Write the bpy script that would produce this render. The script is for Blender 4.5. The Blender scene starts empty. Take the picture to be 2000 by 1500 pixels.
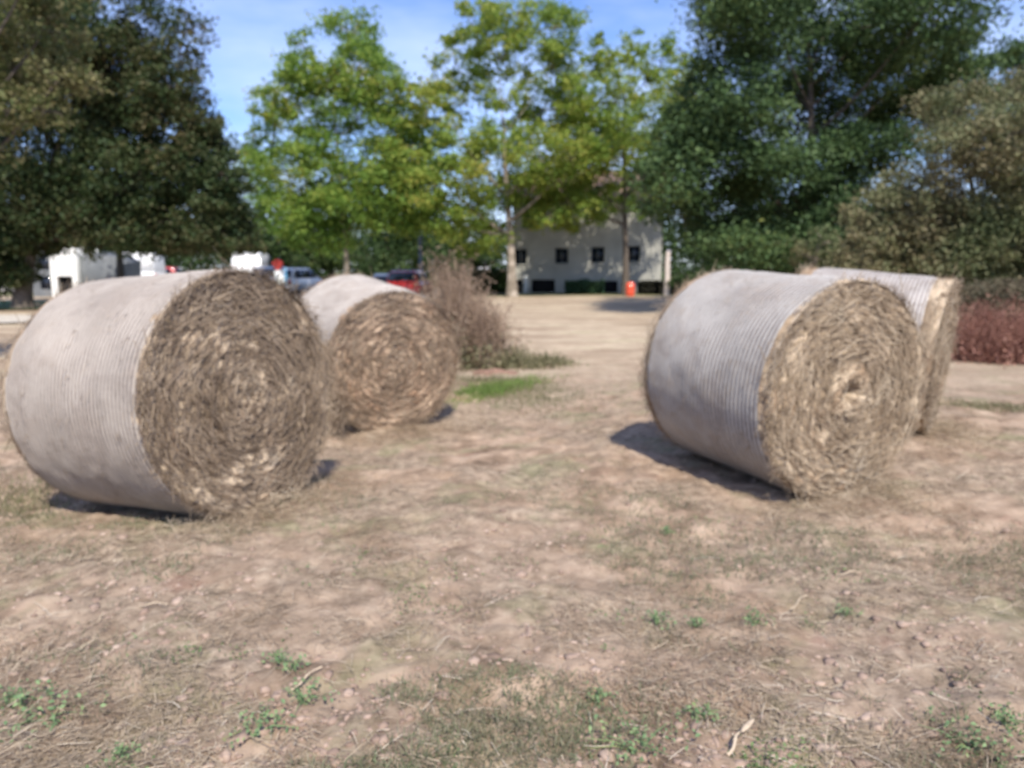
import bpy, math, random
import numpy as np
from mathutils import Vector, Matrix

# ------------------------------------------------------------------ camera, sky, sun, exposure
SC = bpy.context.scene
COL = SC.collection
CAM_H = 1.42
PITCH = math.atan(220 / 1500)
cam_d = bpy.data.cameras.new('camera')
cam = bpy.data.objects.new('camera', cam_d)
COL.objects.link(cam)
cam.location = (0, 0, CAM_H)
cam.rotation_euler = (math.pi / 2 - PITCH, 0, 0)
cam_d.sensor_width = 36
cam_d.lens = 27
cam_d.clip_start = 0.05
cam_d.clip_end = 3000
cam_d.dof.use_dof = True                 # the photograph is focused far too close: everything is soft
cam_d.dof.focus_distance = 1.0
cam_d.dof.aperture_fstop = 4.3
SC.camera = cam

SUN_EL = math.radians(49)
SUN_AZ = math.radians(12)                 # sun behind the camera, a little to the right
to_sun = Vector((math.sin(SUN_AZ) * math.cos(SUN_EL), -math.cos(SUN_AZ) * math.cos(SUN_EL), math.sin(SUN_EL)))
sun_d = bpy.data.lights.new('sun', 'SUN')
sun_d.energy = 5.0
sun_d.angle = math.radians(0.5)
sun_d.color = (1.0, 0.93, 0.81)
sun = bpy.data.objects.new('sun', sun_d)
COL.objects.link(sun)
sun.location = (0, -10, 30)
sun.rotation_euler = to_sun.to_track_quat('Z', 'Y').to_euler()

W = bpy.data.worlds.new('World')
SC.world = W
W.use_nodes = True
nt = W.node_tree
nt.nodes.clear()
sky = nt.nodes.new('ShaderNodeTexSky')
sky.sky_type = 'NISHITA'
sky.sun_disc = False
sky.sun_elevation = SUN_EL
sky.sun_rotation = math.pi - SUN_AZ      # same azimuth as the lamp
sky.air_density = 1.0
sky.dust_density = 0.6
sky.ozone_density = 1.4
bg = nt.nodes.new('ShaderNodeBackground')
bg.inputs['Strength'].default_value = 0.115
wo = nt.nodes.new('ShaderNodeOutputWorld')
tc = nt.nodes.new('ShaderNodeTexCoord')
mp = nt.nodes.new('ShaderNodeMapping')
mp.inputs['Scale'].default_value = (1.6, 1.2, 5.0)
mp.inputs['Rotation'].default_value = (0.0, 0.25, 0.6)
mp.inputs['Location'].default_value = (0.35, 0.1, 0.4)
cn = nt.nodes.new('ShaderNodeTexNoise')
cn.inputs['Scale'].default_value = 1.7
cn.inputs['Detail'].default_value = 5
cn.inputs['Roughness'].default_value = 0.5
cr = nt.nodes.new('ShaderNodeMapRange')
cr.inputs['From Min'].default_value = 0.42
cr.inputs['From Max'].default_value = 0.72
cr.inputs['To Max'].default_value = 0.6
cm = nt.nodes.new('ShaderNodeMix')
cm.data_type = 'RGBA'
cm.inputs[7].default_value = (8.2, 9.0, 11.0, 1)
nt.links.new(tc.outputs['Generated'], mp.inputs['Vector'])
nt.links.new(mp.outputs[0], cn.inputs['Vector'])
nt.links.new(cn.outputs[0], cr.inputs['Value'])
nt.links.new(cr.outputs[0], cm.inputs[0])
tint = nt.nodes.new('ShaderNodeMix')
tint.data_type = 'RGBA'
tint.blend_type = 'MULTIPLY'
tint.inputs[0].default_value = 1.0
tint.inputs[7].default_value = (0.98, 1.12, 1.55, 1)
nt.links.new(sky.outputs[0], tint.inputs[6])
nt.links.new(tint.outputs[2], cm.inputs[6])
nt.links.new(cm.outputs[2], bg.inputs['Color'])
nt.links.new(bg.outputs[0], wo.inputs['Surface'])

SC.render.engine = 'CYCLES'
SC.cycles.use_denoising = True
SC.cycles.max_bounces = 8
SC.cycles.transparent_max_bounces = 8
SC.view_settings.view_transform = 'Standard'
SC.view_settings.look = 'None'
SC.view_settings.gamma = 1.0
SC.view_settings.use_curve_mapping = False
SC.view_settings.exposure = 0.30

RNG = np.random.default_rng(7)
CT, ST = math.cos(PITCH), math.sin(PITCH)


def P(px, py, d):
    """the point at depth d metres (along the ground) that the photograph shows at pixel px, py of 2000x1500"""
    u, v = (px - 1000) / 1500, (750 - py) / 1500
    k = d / (CT + v * ST)
    return Vector((u * k, d, CAM_H + k * (v * CT - ST)))


# ------------------------------------------------------------------ numpy noise
def _h(ix, iy, iz, seed):
    n = (ix * 374761393 + iy * 668265263 + iz * 2147483647 + seed * 974634777) & 0xffffffff
    n = ((n ^ (n >> 13)) * 1274126177) & 0xffffffff
    n = (n ^ (n >> 16))
    return (n & 0xffffff) / float(0xffffff) * 2 - 1


def vnoise(x, y, z=0.0, seed=0):
    x, y, z = np.broadcast_arrays(np.asarray(x, float), y, z)
    ix, iy, iz = [np.floor(a).astype(np.int64) for a in (x, y, z)]
    fx, fy, fz = x - ix, y - iy, z - iz
    fx, fy, fz = [f * f * f * (f * (f * 6 - 15) + 10) for f in (fx, fy, fz)]
    r = 0
    for dx in (0, 1):
        wx = fx if dx else 1 - fx
        for dy in (0, 1):
            wy = fy if dy else 1 - fy
            for dz in (0, 1):
                wz = fz if dz else 1 - fz
                r = r + wx * wy * wz * _h(ix + dx, iy + dy, iz + dz, seed)
    return r


def fbm(x, y, z=0.0, oct=4, seed=0, gain=0.5):
    a, f, s, t = 1.0, 1.0, 0, 0
    for k in range(oct):
        s = s + a * vnoise(np.asarray(x) * f + 17.3 * k, np.asarray(y) * f - 9.1 * k, np.asarray(z) * f, seed + k)
        t += a
        a *= gain
        f *= 2.03
    return s / t


# ------------------------------------------------------------------ mesh helpers
def np_mesh(name, V, faces, mats, parent=None, smooth=False, mat_idx=None, attr=None):
    """faces: list of int arrays (n,k), each with one k. mats: material or list"""
    V = np.asarray(V, dtype=np.float32).reshape(-1, 3)
    me = bpy.data.meshes.new(name)
    if not isinstance(faces, (list, tuple)):
        faces = [faces]
    faces = [np.asarray(f, dtype=np.int32) for f in faces if len(f)]
    nl = sum(f.size for f in faces)
    npoly = sum(f.shape[0] for f in faces)
    me.vertices.add(len(V))
    me.vertices.foreach_set('co', V.ravel())
    me.loops.add(nl)
    me.polygons.add(npoly)
    me.loops.foreach_set('vertex_index', np.concatenate([f.ravel() for f in faces]))
    tot = np.concatenate([np.full(f.shape[0], f.shape[1], np.int32) for f in faces])
    st = np.concatenate([[0], np.cumsum(tot)[:-1]]).astype(np.int32)
    me.polygons.foreach_set('loop_start', st)
    me.polygons.foreach_set('loop_total', tot)
    if smooth:
        me.polygons.foreach_set('use_smooth', np.ones(npoly, dtype=bool))
    if not isinstance(mats, (list, tuple)):
        mats = [mats]
    for m in mats:
        me.materials.append(m)
    if mat_idx is not None:
        me.polygons.foreach_set('material_index', np.asarray(mat_idx, dtype=np.int32))
    me.update(calc_edges=True)
    if attr:
        for an, av in attr.items():
            at = me.attributes.new(an, 'FLOAT_VECTOR', 'POINT')
            at.data.foreach_set('vector', np.asarray(av, dtype=np.float32).ravel())
    o = bpy.data.objects.new(name, me)
    COL.objects.link(o)
    if parent is not None:
        o.parent = parent
    return o


def tag(o, label=None, cat=None, group=None, kind=None):
    if label:
        o['label'] = label
    if cat:
        o['category'] = cat
    if group:
        o['group'] = group
    if kind:
        o['kind'] = kind
    return o


def thing(name, label, cat, loc=(0, 0, 0), rz=0.0, group=None):
    o = bpy.data.objects.new(name, None)
    COL.objects.link(o)
    o.location = loc
    o.rotation_euler = (0, 0, rz)
    o.empty_display_size = 0.2
    return tag(o, label, cat, group)


class MB:
    """collects primitives, then builds one mesh"""

    def __init__(self):
        self.v, self.q, self.t, self.n = [], [], [], 0

    def add(self, V, Q=None, T=None):
        V = np.asarray(V, float).reshape(-1, 3)
        if Q is not None and len(Q):
            self.q.append(np.asarray(Q) + self.n)
        if T is not None and len(T):
            self.t.append(np.asarray(T) + self.n)
        self.v.append(V)
        self.n += len(V)
        return self

    def box(self, x0, x1, y0, y1, z0, z1, bev=0.0):
        if bev <= 0:
            V = [(x, y, z) for z in (z0, z1) for y in (y0, y1) for x in (x0, x1)]
            Q = [(0, 2, 3, 1), (4, 5, 7, 6), (0, 1, 5, 4), (2, 6, 7, 3), (0, 4, 6, 2), (1, 3, 7, 5)]
            return self.add(V, Q)
        b = bev
        rings = []
        for z, i in ((z0, b), (z0 + b, 0), (z1 - b, 0), (z1, b)):
            r = []
            for cx, sx, cy, sy in ((x1, -1, y0, 1), (x1, -1, y1, -1), (x0, 1, y1, -1), (x0, 1, y0, 1)):
                a = (cx + sx * (b + i), cy + sy * i, z)
                c = (cx + sx * i, cy + sy * (b + i), z)
                r += [a, c] if (sx, sy) in ((-1, 1), (1, -1)) else [c, a]
            rings.append(r)
        return self.loft(rings, caps=True)

    def loft(self, rings, caps=False, closed=True):
        n = len(rings[0])
        V = np.array(rings, float).reshape(-1, 3)
        Q = []
        for k in range(len(rings) - 1):
            for i in range(n if closed else n - 1):
                j = (i + 1) % n
                Q.append((k * n + i, k * n + j, (k + 1) * n + j, (k + 1) * n + i))
        self.add(V, Q)
        if caps:
            for k, rev in ((0, True), (len(rings) - 1, False)):
                c = np.mean(np.array(rings[k]), axis=0)
                VV = np.vstack([np.array(rings[k]), c[None]])
                T = [((i + 1) % n, i, n) if rev else (i, (i + 1) % n, n) for i in range(n)]
                self.add(VV, None, T)
        return self

    def tube(self, pts, rad, n=7, caps=False):
        pts = np.asarray(pts, float)
        rad = np.broadcast_to(np.asarray(rad, float), (len(pts),))
        tg = np.gradient(pts, axis=0)
        tg /= np.linalg.norm(tg, axis=1)[:, None] + 1e-9
        ref = np.array([0.31, 0.95, 0.1]) if abs(tg[0, 2]) > 0.6 else np.array([0.05, 0.1, 1.0])
        u = np.cross(tg, ref)
        u /= np.linalg.norm(u, axis=1)[:, None]
        w = np.cross(tg, u)
        a = np.arange(n) / n * 2 * np.pi
        R = pts[:, None, :] + rad[:, None, None] * (np.cos(a)[None, :, None] * u[:, None, :] + np.sin(a)[None, :, None] * w[:, None, :])
        return self.loft(R, caps=caps)

    def build(self, name, mat, parent=None, smooth=False):
        V = np.vstack(self.v)
        F = []
        if self.q:
            F.append(np.vstack(self.q))
        if self.t:
            F.append(np.vstack(self.t))
        return np_mesh(name, V, F, mat, parent, smooth)


# ------------------------------------------------------------------ materials
def new_mat(name):
    m = bpy.data.materials.new(name)
    m.use_nodes = True
    n = m.node_tree
    n.nodes.clear()
    out = n.nodes.new('ShaderNodeOutputMaterial')
    b = n.nodes.new('ShaderNodeBsdfPrincipled')
    b.inputs['Roughness'].default_value = 0.85
    b.inputs['Specular IOR Level'].default_value = 0.2
    n.links.new(b.outputs[0], out.inputs[0])
    return m, n, b, out


def node(n, t, **kw):
    x = n.nodes.new(t)
    for k, v in kw.items():
        if k in x.inputs.keys():
            x.inputs[k].default_value = v
        else:
            setattr(x, k, v)
    return x


def ramp(n, fac, stops, mode='LINEAR'):
    r = n.nodes.new('ShaderNodeValToRGB')
    r.color_ramp.interpolation = mode
    e = r.color_ramp.elements
    while len(e) < len(stops):
        e.new(0.5)
    for k, (p, c) in enumerate(stops):
        e[k].position = p
        e[k].color = (*c, 1) if len(c) == 3 else c
    n.links.new(fac, r.inputs[0])
    return r.outputs[0]


def mix(n, fac, a, b, mode='MIX'):
    m = n.nodes.new('ShaderNodeMix')
    m.data_type = 'RGBA'
    m.blend_type = mode
    for s, v in ((0, fac), (6, a), (7, b)):
        if isinstance(v, (float, int)):
            m.inputs[s].default_value = v
        elif isinstance(v, tuple):
            m.inputs[s].default_value = (*v, 1) if len(v) == 3 else v
        else:
            n.links.new(v, m.inputs[s])
    return m.outputs[2]


def noise(n, vec, scale, detail=4, rough=0.55, dist=0.0):
    t = node(n, 'ShaderNodeTexNoise', Scale=scale, Detail=detail, Roughness=rough, Distortion=dist)
    if vec is not None:
        n.links.new(vec, t.inputs['Vector'])
    return t.outputs[0]


def mrange(n, v, a, b, c=0.0, d=1.0):
    t = n.nodes.new('ShaderNodeMapRange')
    for k, x in zip(('From Min', 'From Max', 'To Min', 'To Max'), (a, b, c, d)):
        t.inputs[k].default_value = x
    n.links.new(v, t.inputs[0])
    return t.outputs[0]


def bump(n, b, h, strength=0.4, dist=0.02):
    t = node(n, 'ShaderNodeBump', Strength=strength, Distance=dist)
    n.links.new(h, t.inputs['Height'])
    n.links.new(t.outputs[0], b.inputs['Normal'])


def coord(n, which='Object'):
    return n.nodes.new('ShaderNodeTexCoord').outputs[which]


def flat_mat(name, col, rough=0.6, metal=0.0, var=0.12, scale=6.0, coat=0.0):
    m, n, b, _ = new_mat(name)
    f = noise(n, coord(n), scale, 5)
    d = tuple(c * (1 - var) for c in col)
    l = tuple(min(1, c * (1 + var)) for c in col)
    n.links.new(ramp(n, f, [(0.3, d), (0.7, l)]), b.inputs['Base Color'])
    b.inputs['Roughness'].default_value = rough
    b.inputs['Metallic'].default_value = metal
    b.inputs['Coat Weight'].default_value = coat
    return m


def leaf_mat(name, cols, trans=0.35, patch=0.5, rough=0.55, spec=0.25, pscale=0.35):
    """leaf colours picked per leaf, shifted by broad patches"""
    m, n, b, out = new_mat(name)
    g = n.nodes.new('ShaderNodeNewGeometry')
    pn = noise(n, coord(n), pscale, 3)
    s = n.nodes.new('ShaderNodeMath')
    s.operation = 'MULTIPLY_ADD'
    n.links.new(g.outputs['Random Per Island'], s.inputs[0])
    s.inputs[1].default_value = 1 - patch
    pr = mrange(n, pn, 0.3, 0.7, 0, patch)
    n.links.new(pr, s.inputs[2])
    k = len(cols)
    stops = [(i / (k - 1), c) for i, c in enumerate(cols)]
    c = ramp(n, s.outputs[0], stops)
    n.links.new(c, b.inputs['Base Color'])
    b.inputs['Roughness'].default_value = rough
    b.inputs['Specular IOR Level'].default_value = spec
    if trans > 0:
        t = n.nodes.new('ShaderNodeBsdfTranslucent')
        n.links.new(c, t.inputs[0])
        ms = n.nodes.new('ShaderNodeMixShader')
        ms.inputs[0].default_value = trans
        n.links.new(b.outputs[0], ms.inputs[1])
        n.links.new(t.outputs[0], ms.inputs[2])
        n.links.new(ms.outputs[0], out.inputs[0])
    return m


def bark_mat(name, a, b_, pale=None, pfac=0.0):
    m, n, b, _ = new_mat(name)
    c = coord(n)
    mpn = node(n, 'ShaderNodeMapping', Scale=(6, 6, 1.5))
    n.links.new(c, mpn.inputs[0])
    f = noise(n, mpn.outputs[0], 3, 6, 0.65)
    col = ramp(n, f, [(0.3, a), (0.7, b_)])
    if pale:
        f2 = noise(n, c, 2.2, 3)
        col = mix(n, mrange(n, f2, 0.5 - pfac * 0.3, 0.62 - pfac * 0.3), col, pale)
    n.links.new(col, b.inputs['Base Color'])
    bump(n, b, f, 0.6, 0.03)
    b.inputs['Roughness'].default_value = 0.9
    return m


# ------------------------------------------------------------------ bales: where and how they stand (fitted)
#        near face centre      yaw     tilt    R      width  near margin of the net
BALES = [
    dict(c=(-1.529, 4.397, 0.717), yaw=-1.089, tilt=-0.059, R=0.715, W=1.179, nm=0.012, fm=0.03),
    dict(c=(2.103, 4.745, 0.668), yaw=-0.470, tilt=0.053, R=0.701, W=1.187, nm=0.035, fm=0.04),
    dict(c=(-1.087, 7.077, 0.570), yaw=-0.571, tilt=0.124, R=0.680, W=1.200, nm=0.02, fm=0.05),
    dict(c=(3.693, 6.577, 0.681), yaw=-0.967, tilt=0.092, R=0.678, W=1.201, nm=0.13, fm=0.10),
]
for B in BALES:
    a = np.array([math.sin(B['yaw']) * math.cos(B['tilt']), math.cos(B['yaw']) * math.cos(B['tilt']), math.sin(B['tilt'])])
    B['axis'] = a
    B['mid'] = np.array(B['c']) + a * B['W'] / 2


def ground_base(x, y):
    """smooth ground level: flat field, small dips at the bales, a slight rise to the far edge"""
    x = np.asarray(x, float)
    y = np.asarray(y, float)
    r = np.sqrt(x * x + y * y)
    t = np.clip((r - 10) / 24, 0, 1)
    h = 0.25 * t * t * (3 - 2 * t)
    dip = np.exp(-(((x + 7.0) / 4.5) ** 2 + ((y - 46) / 9.0) ** 2))
    h = h - 0.45 * dip
    h = h + 0.02 * fbm(x * 0.35, y * 0.35, 0.3, 3, 5) * np.clip(r / 4, 0, 1)
    num, den = 0, 0.12
    for B in BALES:
        dx, dy = x - B['mid'][0], y - B['mid'][1]
        ax = dx * math.sin(B['yaw']) + dy * math.cos(B['yaw'])
        lv = B['mid'][2] - B['R'] + math.tan(B['tilt']) * np.clip(ax, -1, 1) + 0.018
        w = np.exp(-((dx * dx + dy * dy) / 1.3 ** 2))
        num = num + w * (lv - h)
        den = den + w
    return h + num / den


def G(px, py, d):
    """ground point at depth d under pixel column px"""
    p = P(px, py, d)
    return Vector((p.x, d, float(ground_base(p.x, d))))


# ------------------------------------------------------------------ ground
def ground_height(x, y):
    h = ground_base(x, y)
    r = np.sqrt(x * x + y * y)
    near = np.clip(1.4 - r / 16, 0, 1)
    clod = fbm(x * 5.5, y * 5.5, 0, 4, 21, 0.55)
    ridge = 1 - np.abs(fbm(x * 2.0, y * 2.6, 3.0, 3, 31))
    fine = fbm(x * 17, y * 17, 0, 2, 41)
    h = h + near * (0.034 * clod + 0.026 * (ridge - 0.75) + 0.012 * fine + 0.03 * np.clip(fbm(x * 3.1, y * 3.1, 9, 3, 61), 0, 1))
    h = h + 0.03 * fbm(x * 0.8, y * 0.8, 0, 3, 51) * np.clip(1.2 - r / 30, 0.15, 1)
    return h


def axis_steps(lo, hi, fine, f0, f1, grow=1.09):
    a = list(np.arange(f0, f1, fine))
    s, v = fine, a[-1]
    while v < hi:
        s *= grow
        v += s
        a.append(v)
    s, v, pre = fine, a[0], []
    while v > lo:
        s *= grow
        v -= s
        pre.append(v)
    return np.array(pre[::-1] + a)


def make_ground():
    xs = axis_steps(-900, 900, 0.026, -3.3, 3.8, 1.05)
    ys = axis_steps(-60, 1500, 0.026, 0.9, 7.2, 1.05)
    X, Y = np.meshgrid(xs, ys)
    Z = ground_height(X, Y)
    nx, ny = len(xs), len(ys)
    V = np.stack([X, Y, Z], -1).reshape(-1, 3)
    i = np.arange(nx - 1)[None, :] + np.arange(ny - 1)[:, None] * nx
    F = np.stack([i, i + 1, i + nx + 1, i + nx], -1).reshape(-1, 4)
    m, n, b, _ = new_mat('soil_and_stubble')
    c = coord(n)
    n1 = noise(n, c, 3.2, 8, 0.62)
    n2 = noise(n, c, 0.9, 6, 0.6, 0.3)
    n3 = noise(n, c, 14, 6, 0.7)
    mpn = node(n, 'ShaderNodeMapping', Scale=(0.5, 1.8, 1))
    n.links.new(c, mpn.inputs[0])
    n4 = noise(n, mpn.outputs[0], 0.5, 5, 0.6)
    soil = ramp(n, n1, [(0.32, (0.135, 0.092, 0.063)), (0.45, (0.27, 0.19, 0.132)), (0.57, (0.41, 0.30, 0.218)), (0.75, (0.50, 0.385, 0.29))])
    straw = ramp(n, n3, [(0.32, (0.11, 0.08, 0.058)), (0.5, (0.265, 0.205, 0.15)), (0.68, (0.43, 0.345, 0.26))])
    col = mix(n, mrange(n, n2, 0.44, 0.58, 0.15, 0.85), soil, straw)
    n5 = noise(n, c, 1.5, 6, 0.65, 0.5)
    green = ramp(n, n3, [(0.3, (0.12, 0.13, 0.065)), (0.7, (0.27, 0.26, 0.15))])
    col = mix(n, mrange(n, n5, 0.52, 0.64, 0, 0.6), col, green)
    n6 = noise(n, c, 1.1, 5, 0.6)
    col = mix(n, mrange(n, n6, 0.62, 0.72, 0, 0.55), col, (0.29, 0.165, 0.125))
    # mown dry field further out, pale straw with fainter green
    sx = n.nodes.new('ShaderNodeSeparateXYZ')
    n.links.new(c, sx.inputs[0])
    yy = n.nodes.new('ShaderNodeMath')
    yy.operation = 'MULTIPLY_ADD'
    n.links.new(n2, yy.inputs[0])
    yy.inputs[1].default_value = 7.0
    n.links.new(sx.outputs[1], yy.inputs[2])
    field = ramp(n, n4, [(0.32, (0.24, 0.175, 0.12)), (0.45, (0.39, 0.30, 0.215)), (0.58, (0.50, 0.405, 0.295)), (0.72, (0.38, 0.345, 0.21))])
    field = mix(n, mrange(n, noise(n, c, 2.2, 6, 0.65, 0.6), 0.4, 0.6, 0.45, 0), field, (0.26, 0.2, 0.14))
    col = mix(n, mrange(n, yy.outputs[0], 11.5, 16.5), col, field)
    far = mix(n, noise(n, c, 0.3, 3), (0.10, 0.12, 0.05), (0.20, 0.18, 0.09))
    col = mix(n, mrange(n, yy.outputs[0], 39.5, 42), col, far)
    n.links.new(col, b.inputs['Base Color'])
    b.inputs['Roughness'].default_value = 0.95
    b.inputs['Specular IOR Level'].default_value = 0.1
    bump(n, b, noise(n, c, 38, 8, 0.75), 0.7, 0.012)
    o = np_mesh('ground', V, F, m, smooth=True)
    tag(o, 'dry reddish soil with cut straw and stubble, paler towards the trees', kind='structure')


make_ground()


def strip(name, pts, width, z, mat, label):
    pts = np.array(pts, float)
    t = np.linspace(0, 1, 60)
    s = np.linspace(0, 1, len(pts))
    x, y = np.interp(t, s, pts[:, 0]), np.interp(t, s, pts[:, 1])
    tx, ty = np.gradient(x), np.gradient(y)
    l = np.hypot(tx, ty)
    nx_, ny_ = -ty / l, tx / l
    rows = []
    for k in np.linspace(-1, 1, 9):
        w = width / 2 * (k + 0.05 * np.sin(t * 37 + k * 3))
        X, Y = x + nx_ * w, y + ny_ * w
        rows.append(np.stack([X, Y, ground_base(X, Y) + z], -1))
    R = np.array(rows)
    m_, k_ = R.shape[:2]
    i = np.arange(k_ - 1)[None, :] + np.arange(m_ - 1)[:, None] * k_
    F = np.stack([i, i + 1, i + k_ + 1, i + k_], -1).reshape(-1, 4)
    o = np_mesh(name, R.reshape(-1, 3), F, mat)
    return tag(o, label, kind='structure')


gravel = flat_mat('pale_gravel', (0.50, 0.45, 0.38), 0.95, var=0.2, scale=9)
verge_m = flat_mat('verge_grass', (0.10, 0.15, 0.06), 0.95, var=0.4, scale=5)
strip('gravel_path', [(-60, 16), (-20, 19.2), (-13, 20), (-8, 24), (-7, 32), (-10, 40), (-24, 46), (-40, 46)], 3.0, 0.05, gravel, 'pale gravel track along the field edge')
strip('grass_verge', [(-60, 24.5), (-28, 25.5), (-16, 27), (-12.5, 33), (-14, 38)], 6.5, 0.045, verge_m, 'strip of green grass beyond the pale track')
park_m = flat_mat('parking_gravel', (0.33, 0.30, 0.26), 0.95, var=0.2, scale=4)
strip('parking_ground', [(-40, 51), (-20, 51), (-3, 49), (4, 50)], 13, 0.03, park_m, 'grey gravel parking area behind the field')

# ------------------------------------------------------------------ hay bales
straw_cols = [(0.10, 0.07, 0.045), (0.22, 0.155, 0.09), (0.36, 0.265, 0.16), (0.48, 0.385, 0.27), (0.66, 0.57, 0.43)]


def hay_mat(name, dark, mid, light, pale_amt=0.5, tawny=(0.36, 0.235, 0.12)):
    m, n, b, _ = new_mat(name)
    at = n.nodes.new('ShaderNodeAttribute')
    at.attribute_name = 'swirl'
    v = at.outputs['Vector']
    f1 = noise(n, v, 1.15, 6, 0.66, 0.7)
    f2 = noise(n, v, 0.55, 4, 0.55, 0.5)
    f3 = noise(n, coord(n), 3.0, 5, 0.6, 0.3)
    col = ramp(n, f1, [(0.33, dark), (0.47, mid), (0.64, light)])
    col = mix(n, mrange(n, f3, 0.5, 0.66, 0, 0.75), col, tawny)
    pl = tuple(min(0.8, x * 1.45) for x in light)
    f4 = noise(n, coord(n), 4.5, 6, 0.7, 1.2)
    col = mix(n, mrange(n, f4, 0.35, 0.5, 0.6, 0), col, dark)
    col = mix(n, mrange(n, f2, 0.47, 0.6, 0, pale_amt), col, pl)
    n.links.new(col, b.inputs['Base Color'])
    b.inputs['Roughness'].default_value = 0.9
    b.inputs['Specular IOR Level'].default_value = 0.15
    bump(n, b, f1, 0.9, 0.03)
    return m


def net_mat(name, band_lo, band_hi, tone, pitch):
    """white knitted net drawn tight over the hay: threads with hay between them"""
    m, n, b, _ = new_mat(name)
    c = coord(n)
    sx = n.nodes.new('ShaderNodeSeparateXYZ')
    n.links.new(c, sx.inputs[0])
    k = n.nodes.new('ShaderNodeMath')
    k.operation = 'MULTIPLY'
    k.inputs[1].default_value = 2 * math.pi / pitch
    n.links.new(sx.outputs[0], k.inputs[0])
    s = n.nodes.new('ShaderNodeMath')
    s.operation = 'COSINE'
    n.links.new(k.outputs[0], s.inputs[0])
    gap = mrange(n, s.outputs[0], -0.2, 0.5, 0, 1)
    # stripes open more towards the near end
    bandf = mrange(n, sx.outputs[0], band_lo, band_hi, 0.6, 1.0)
    pn = noise(n, c, 2.3, 4, 0.6)
    pf = mrange(n, pn, 0.35, 0.6, 0.55, 1.0)
    g2 = n.nodes.new('ShaderNodeMath')
    g2.operation = 'MULTIPLY'
    n.links.new(gap, g2.inputs[0])
    n.links.new(bandf, g2.inputs[1])
    g3 = n.nodes.new('ShaderNodeMath')
    g3.operation = 'MULTIPLY'
    n.links.new(g2.outputs[0], g3.inputs[0])
    n.links.new(pf, g3.inputs[1])
    mp2 = node(n, 'ShaderNodeMapping', Scale=(1.2, 1, 1))
    n.links.new(c, mp2.inputs[0])
    big = noise(n, mp2.outputs[0], 1.9, 5, 0.6, 0.3)
    fine = noise(n, c, 40, 3, 0.6)
    white = ramp(n, big, [(0.3, tuple(t * 0.78 for t in tone)), (0.5, tone), (0.68, tuple(min(0.85, t * 1.22) for t in tone))])
    mid = noise(n, c, 5.0, 5, 0.65)
    tan = (0.33, 0.275, 0.225)
    white = mix(n, mrange(n, mid, 0.50, 0.68, 0, 0.6), white, tan)
    white = mix(n, mrange(n, noise(n, c, 2.8, 6, 0.7, 0.8), 0.5, 0.66, 0, 0.5), white, (0.235, 0.195, 0.165))
    hayc = ramp(n, fine, [(0.3, (0.11, 0.09, 0.08)), (0.7, (0.24, 0.20, 0.175))])
    col = mix(n, g3.outputs[0], white, hayc)
    n.links.new(col, b.inputs['Base Color'])
    b.inputs['Roughness'].default_value = 0.6
    b.inputs['Specular IOR Level'].default_value = 0.3
    bump(n, b, fine, 0.35, 0.006)
    return m


straw_m = leaf_mat('straw', straw_cols, 0.15, 0.65, 0.6, 0.35, 3.5)
straw_pale = leaf_mat('pale_straw', [(0.21, 0.15, 0.095), (0.28, 0.21, 0.14), (0.36, 0.28, 0.195), (0.45, 0.365, 0.265), (0.62, 0.54, 0.42)], 0.15, 0.65, 0.6, 0.35, 3.5)
straw_dark = leaf_mat('dark_straw', [(0.15, 0.108, 0.072), (0.21, 0.155, 0.105), (0.28, 0.212, 0.148), (0.36, 0.28, 0.2), (0.55, 0.46, 0.345)], 0.15, 0.7, 0.6, 0.35, 3.5)


def ribbons(p0, d, nrm, L, Wd, bend, rng, seg=2):
    """flat bent strips: p0 start, d direction, nrm face normal, bend along nrm. returns V, F"""
    N = len(p0)
    side = np.cross(d, nrm)
    side /= np.linalg.norm(side, axis=1)[:, None] + 1e-9
    rows = []
    for k in range(seg + 1):
        t = k / seg
        c = p0 + d * (L * t)[:, None] + nrm * (bend * 4 * t * (1 - t) * L)[:, None]
        w = Wd * (1 - 0.5 * t)
        rows.append(c - side * (w / 2)[:, None])
        rows.append(c + side * (w / 2)[:, None])
    V = np.stack(rows, 1)           # N, 2(seg+1), 3
    m = 2 * (seg + 1)
    base = (np.arange(N) * m)[:, None]
    F = [base + np.array([2 * k, 2 * k + 1, 2 * k + 3, 2 * k + 2])[None] for k in range(seg)]
    return V.reshape(-1, 3), np.concatenate(F)


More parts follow.
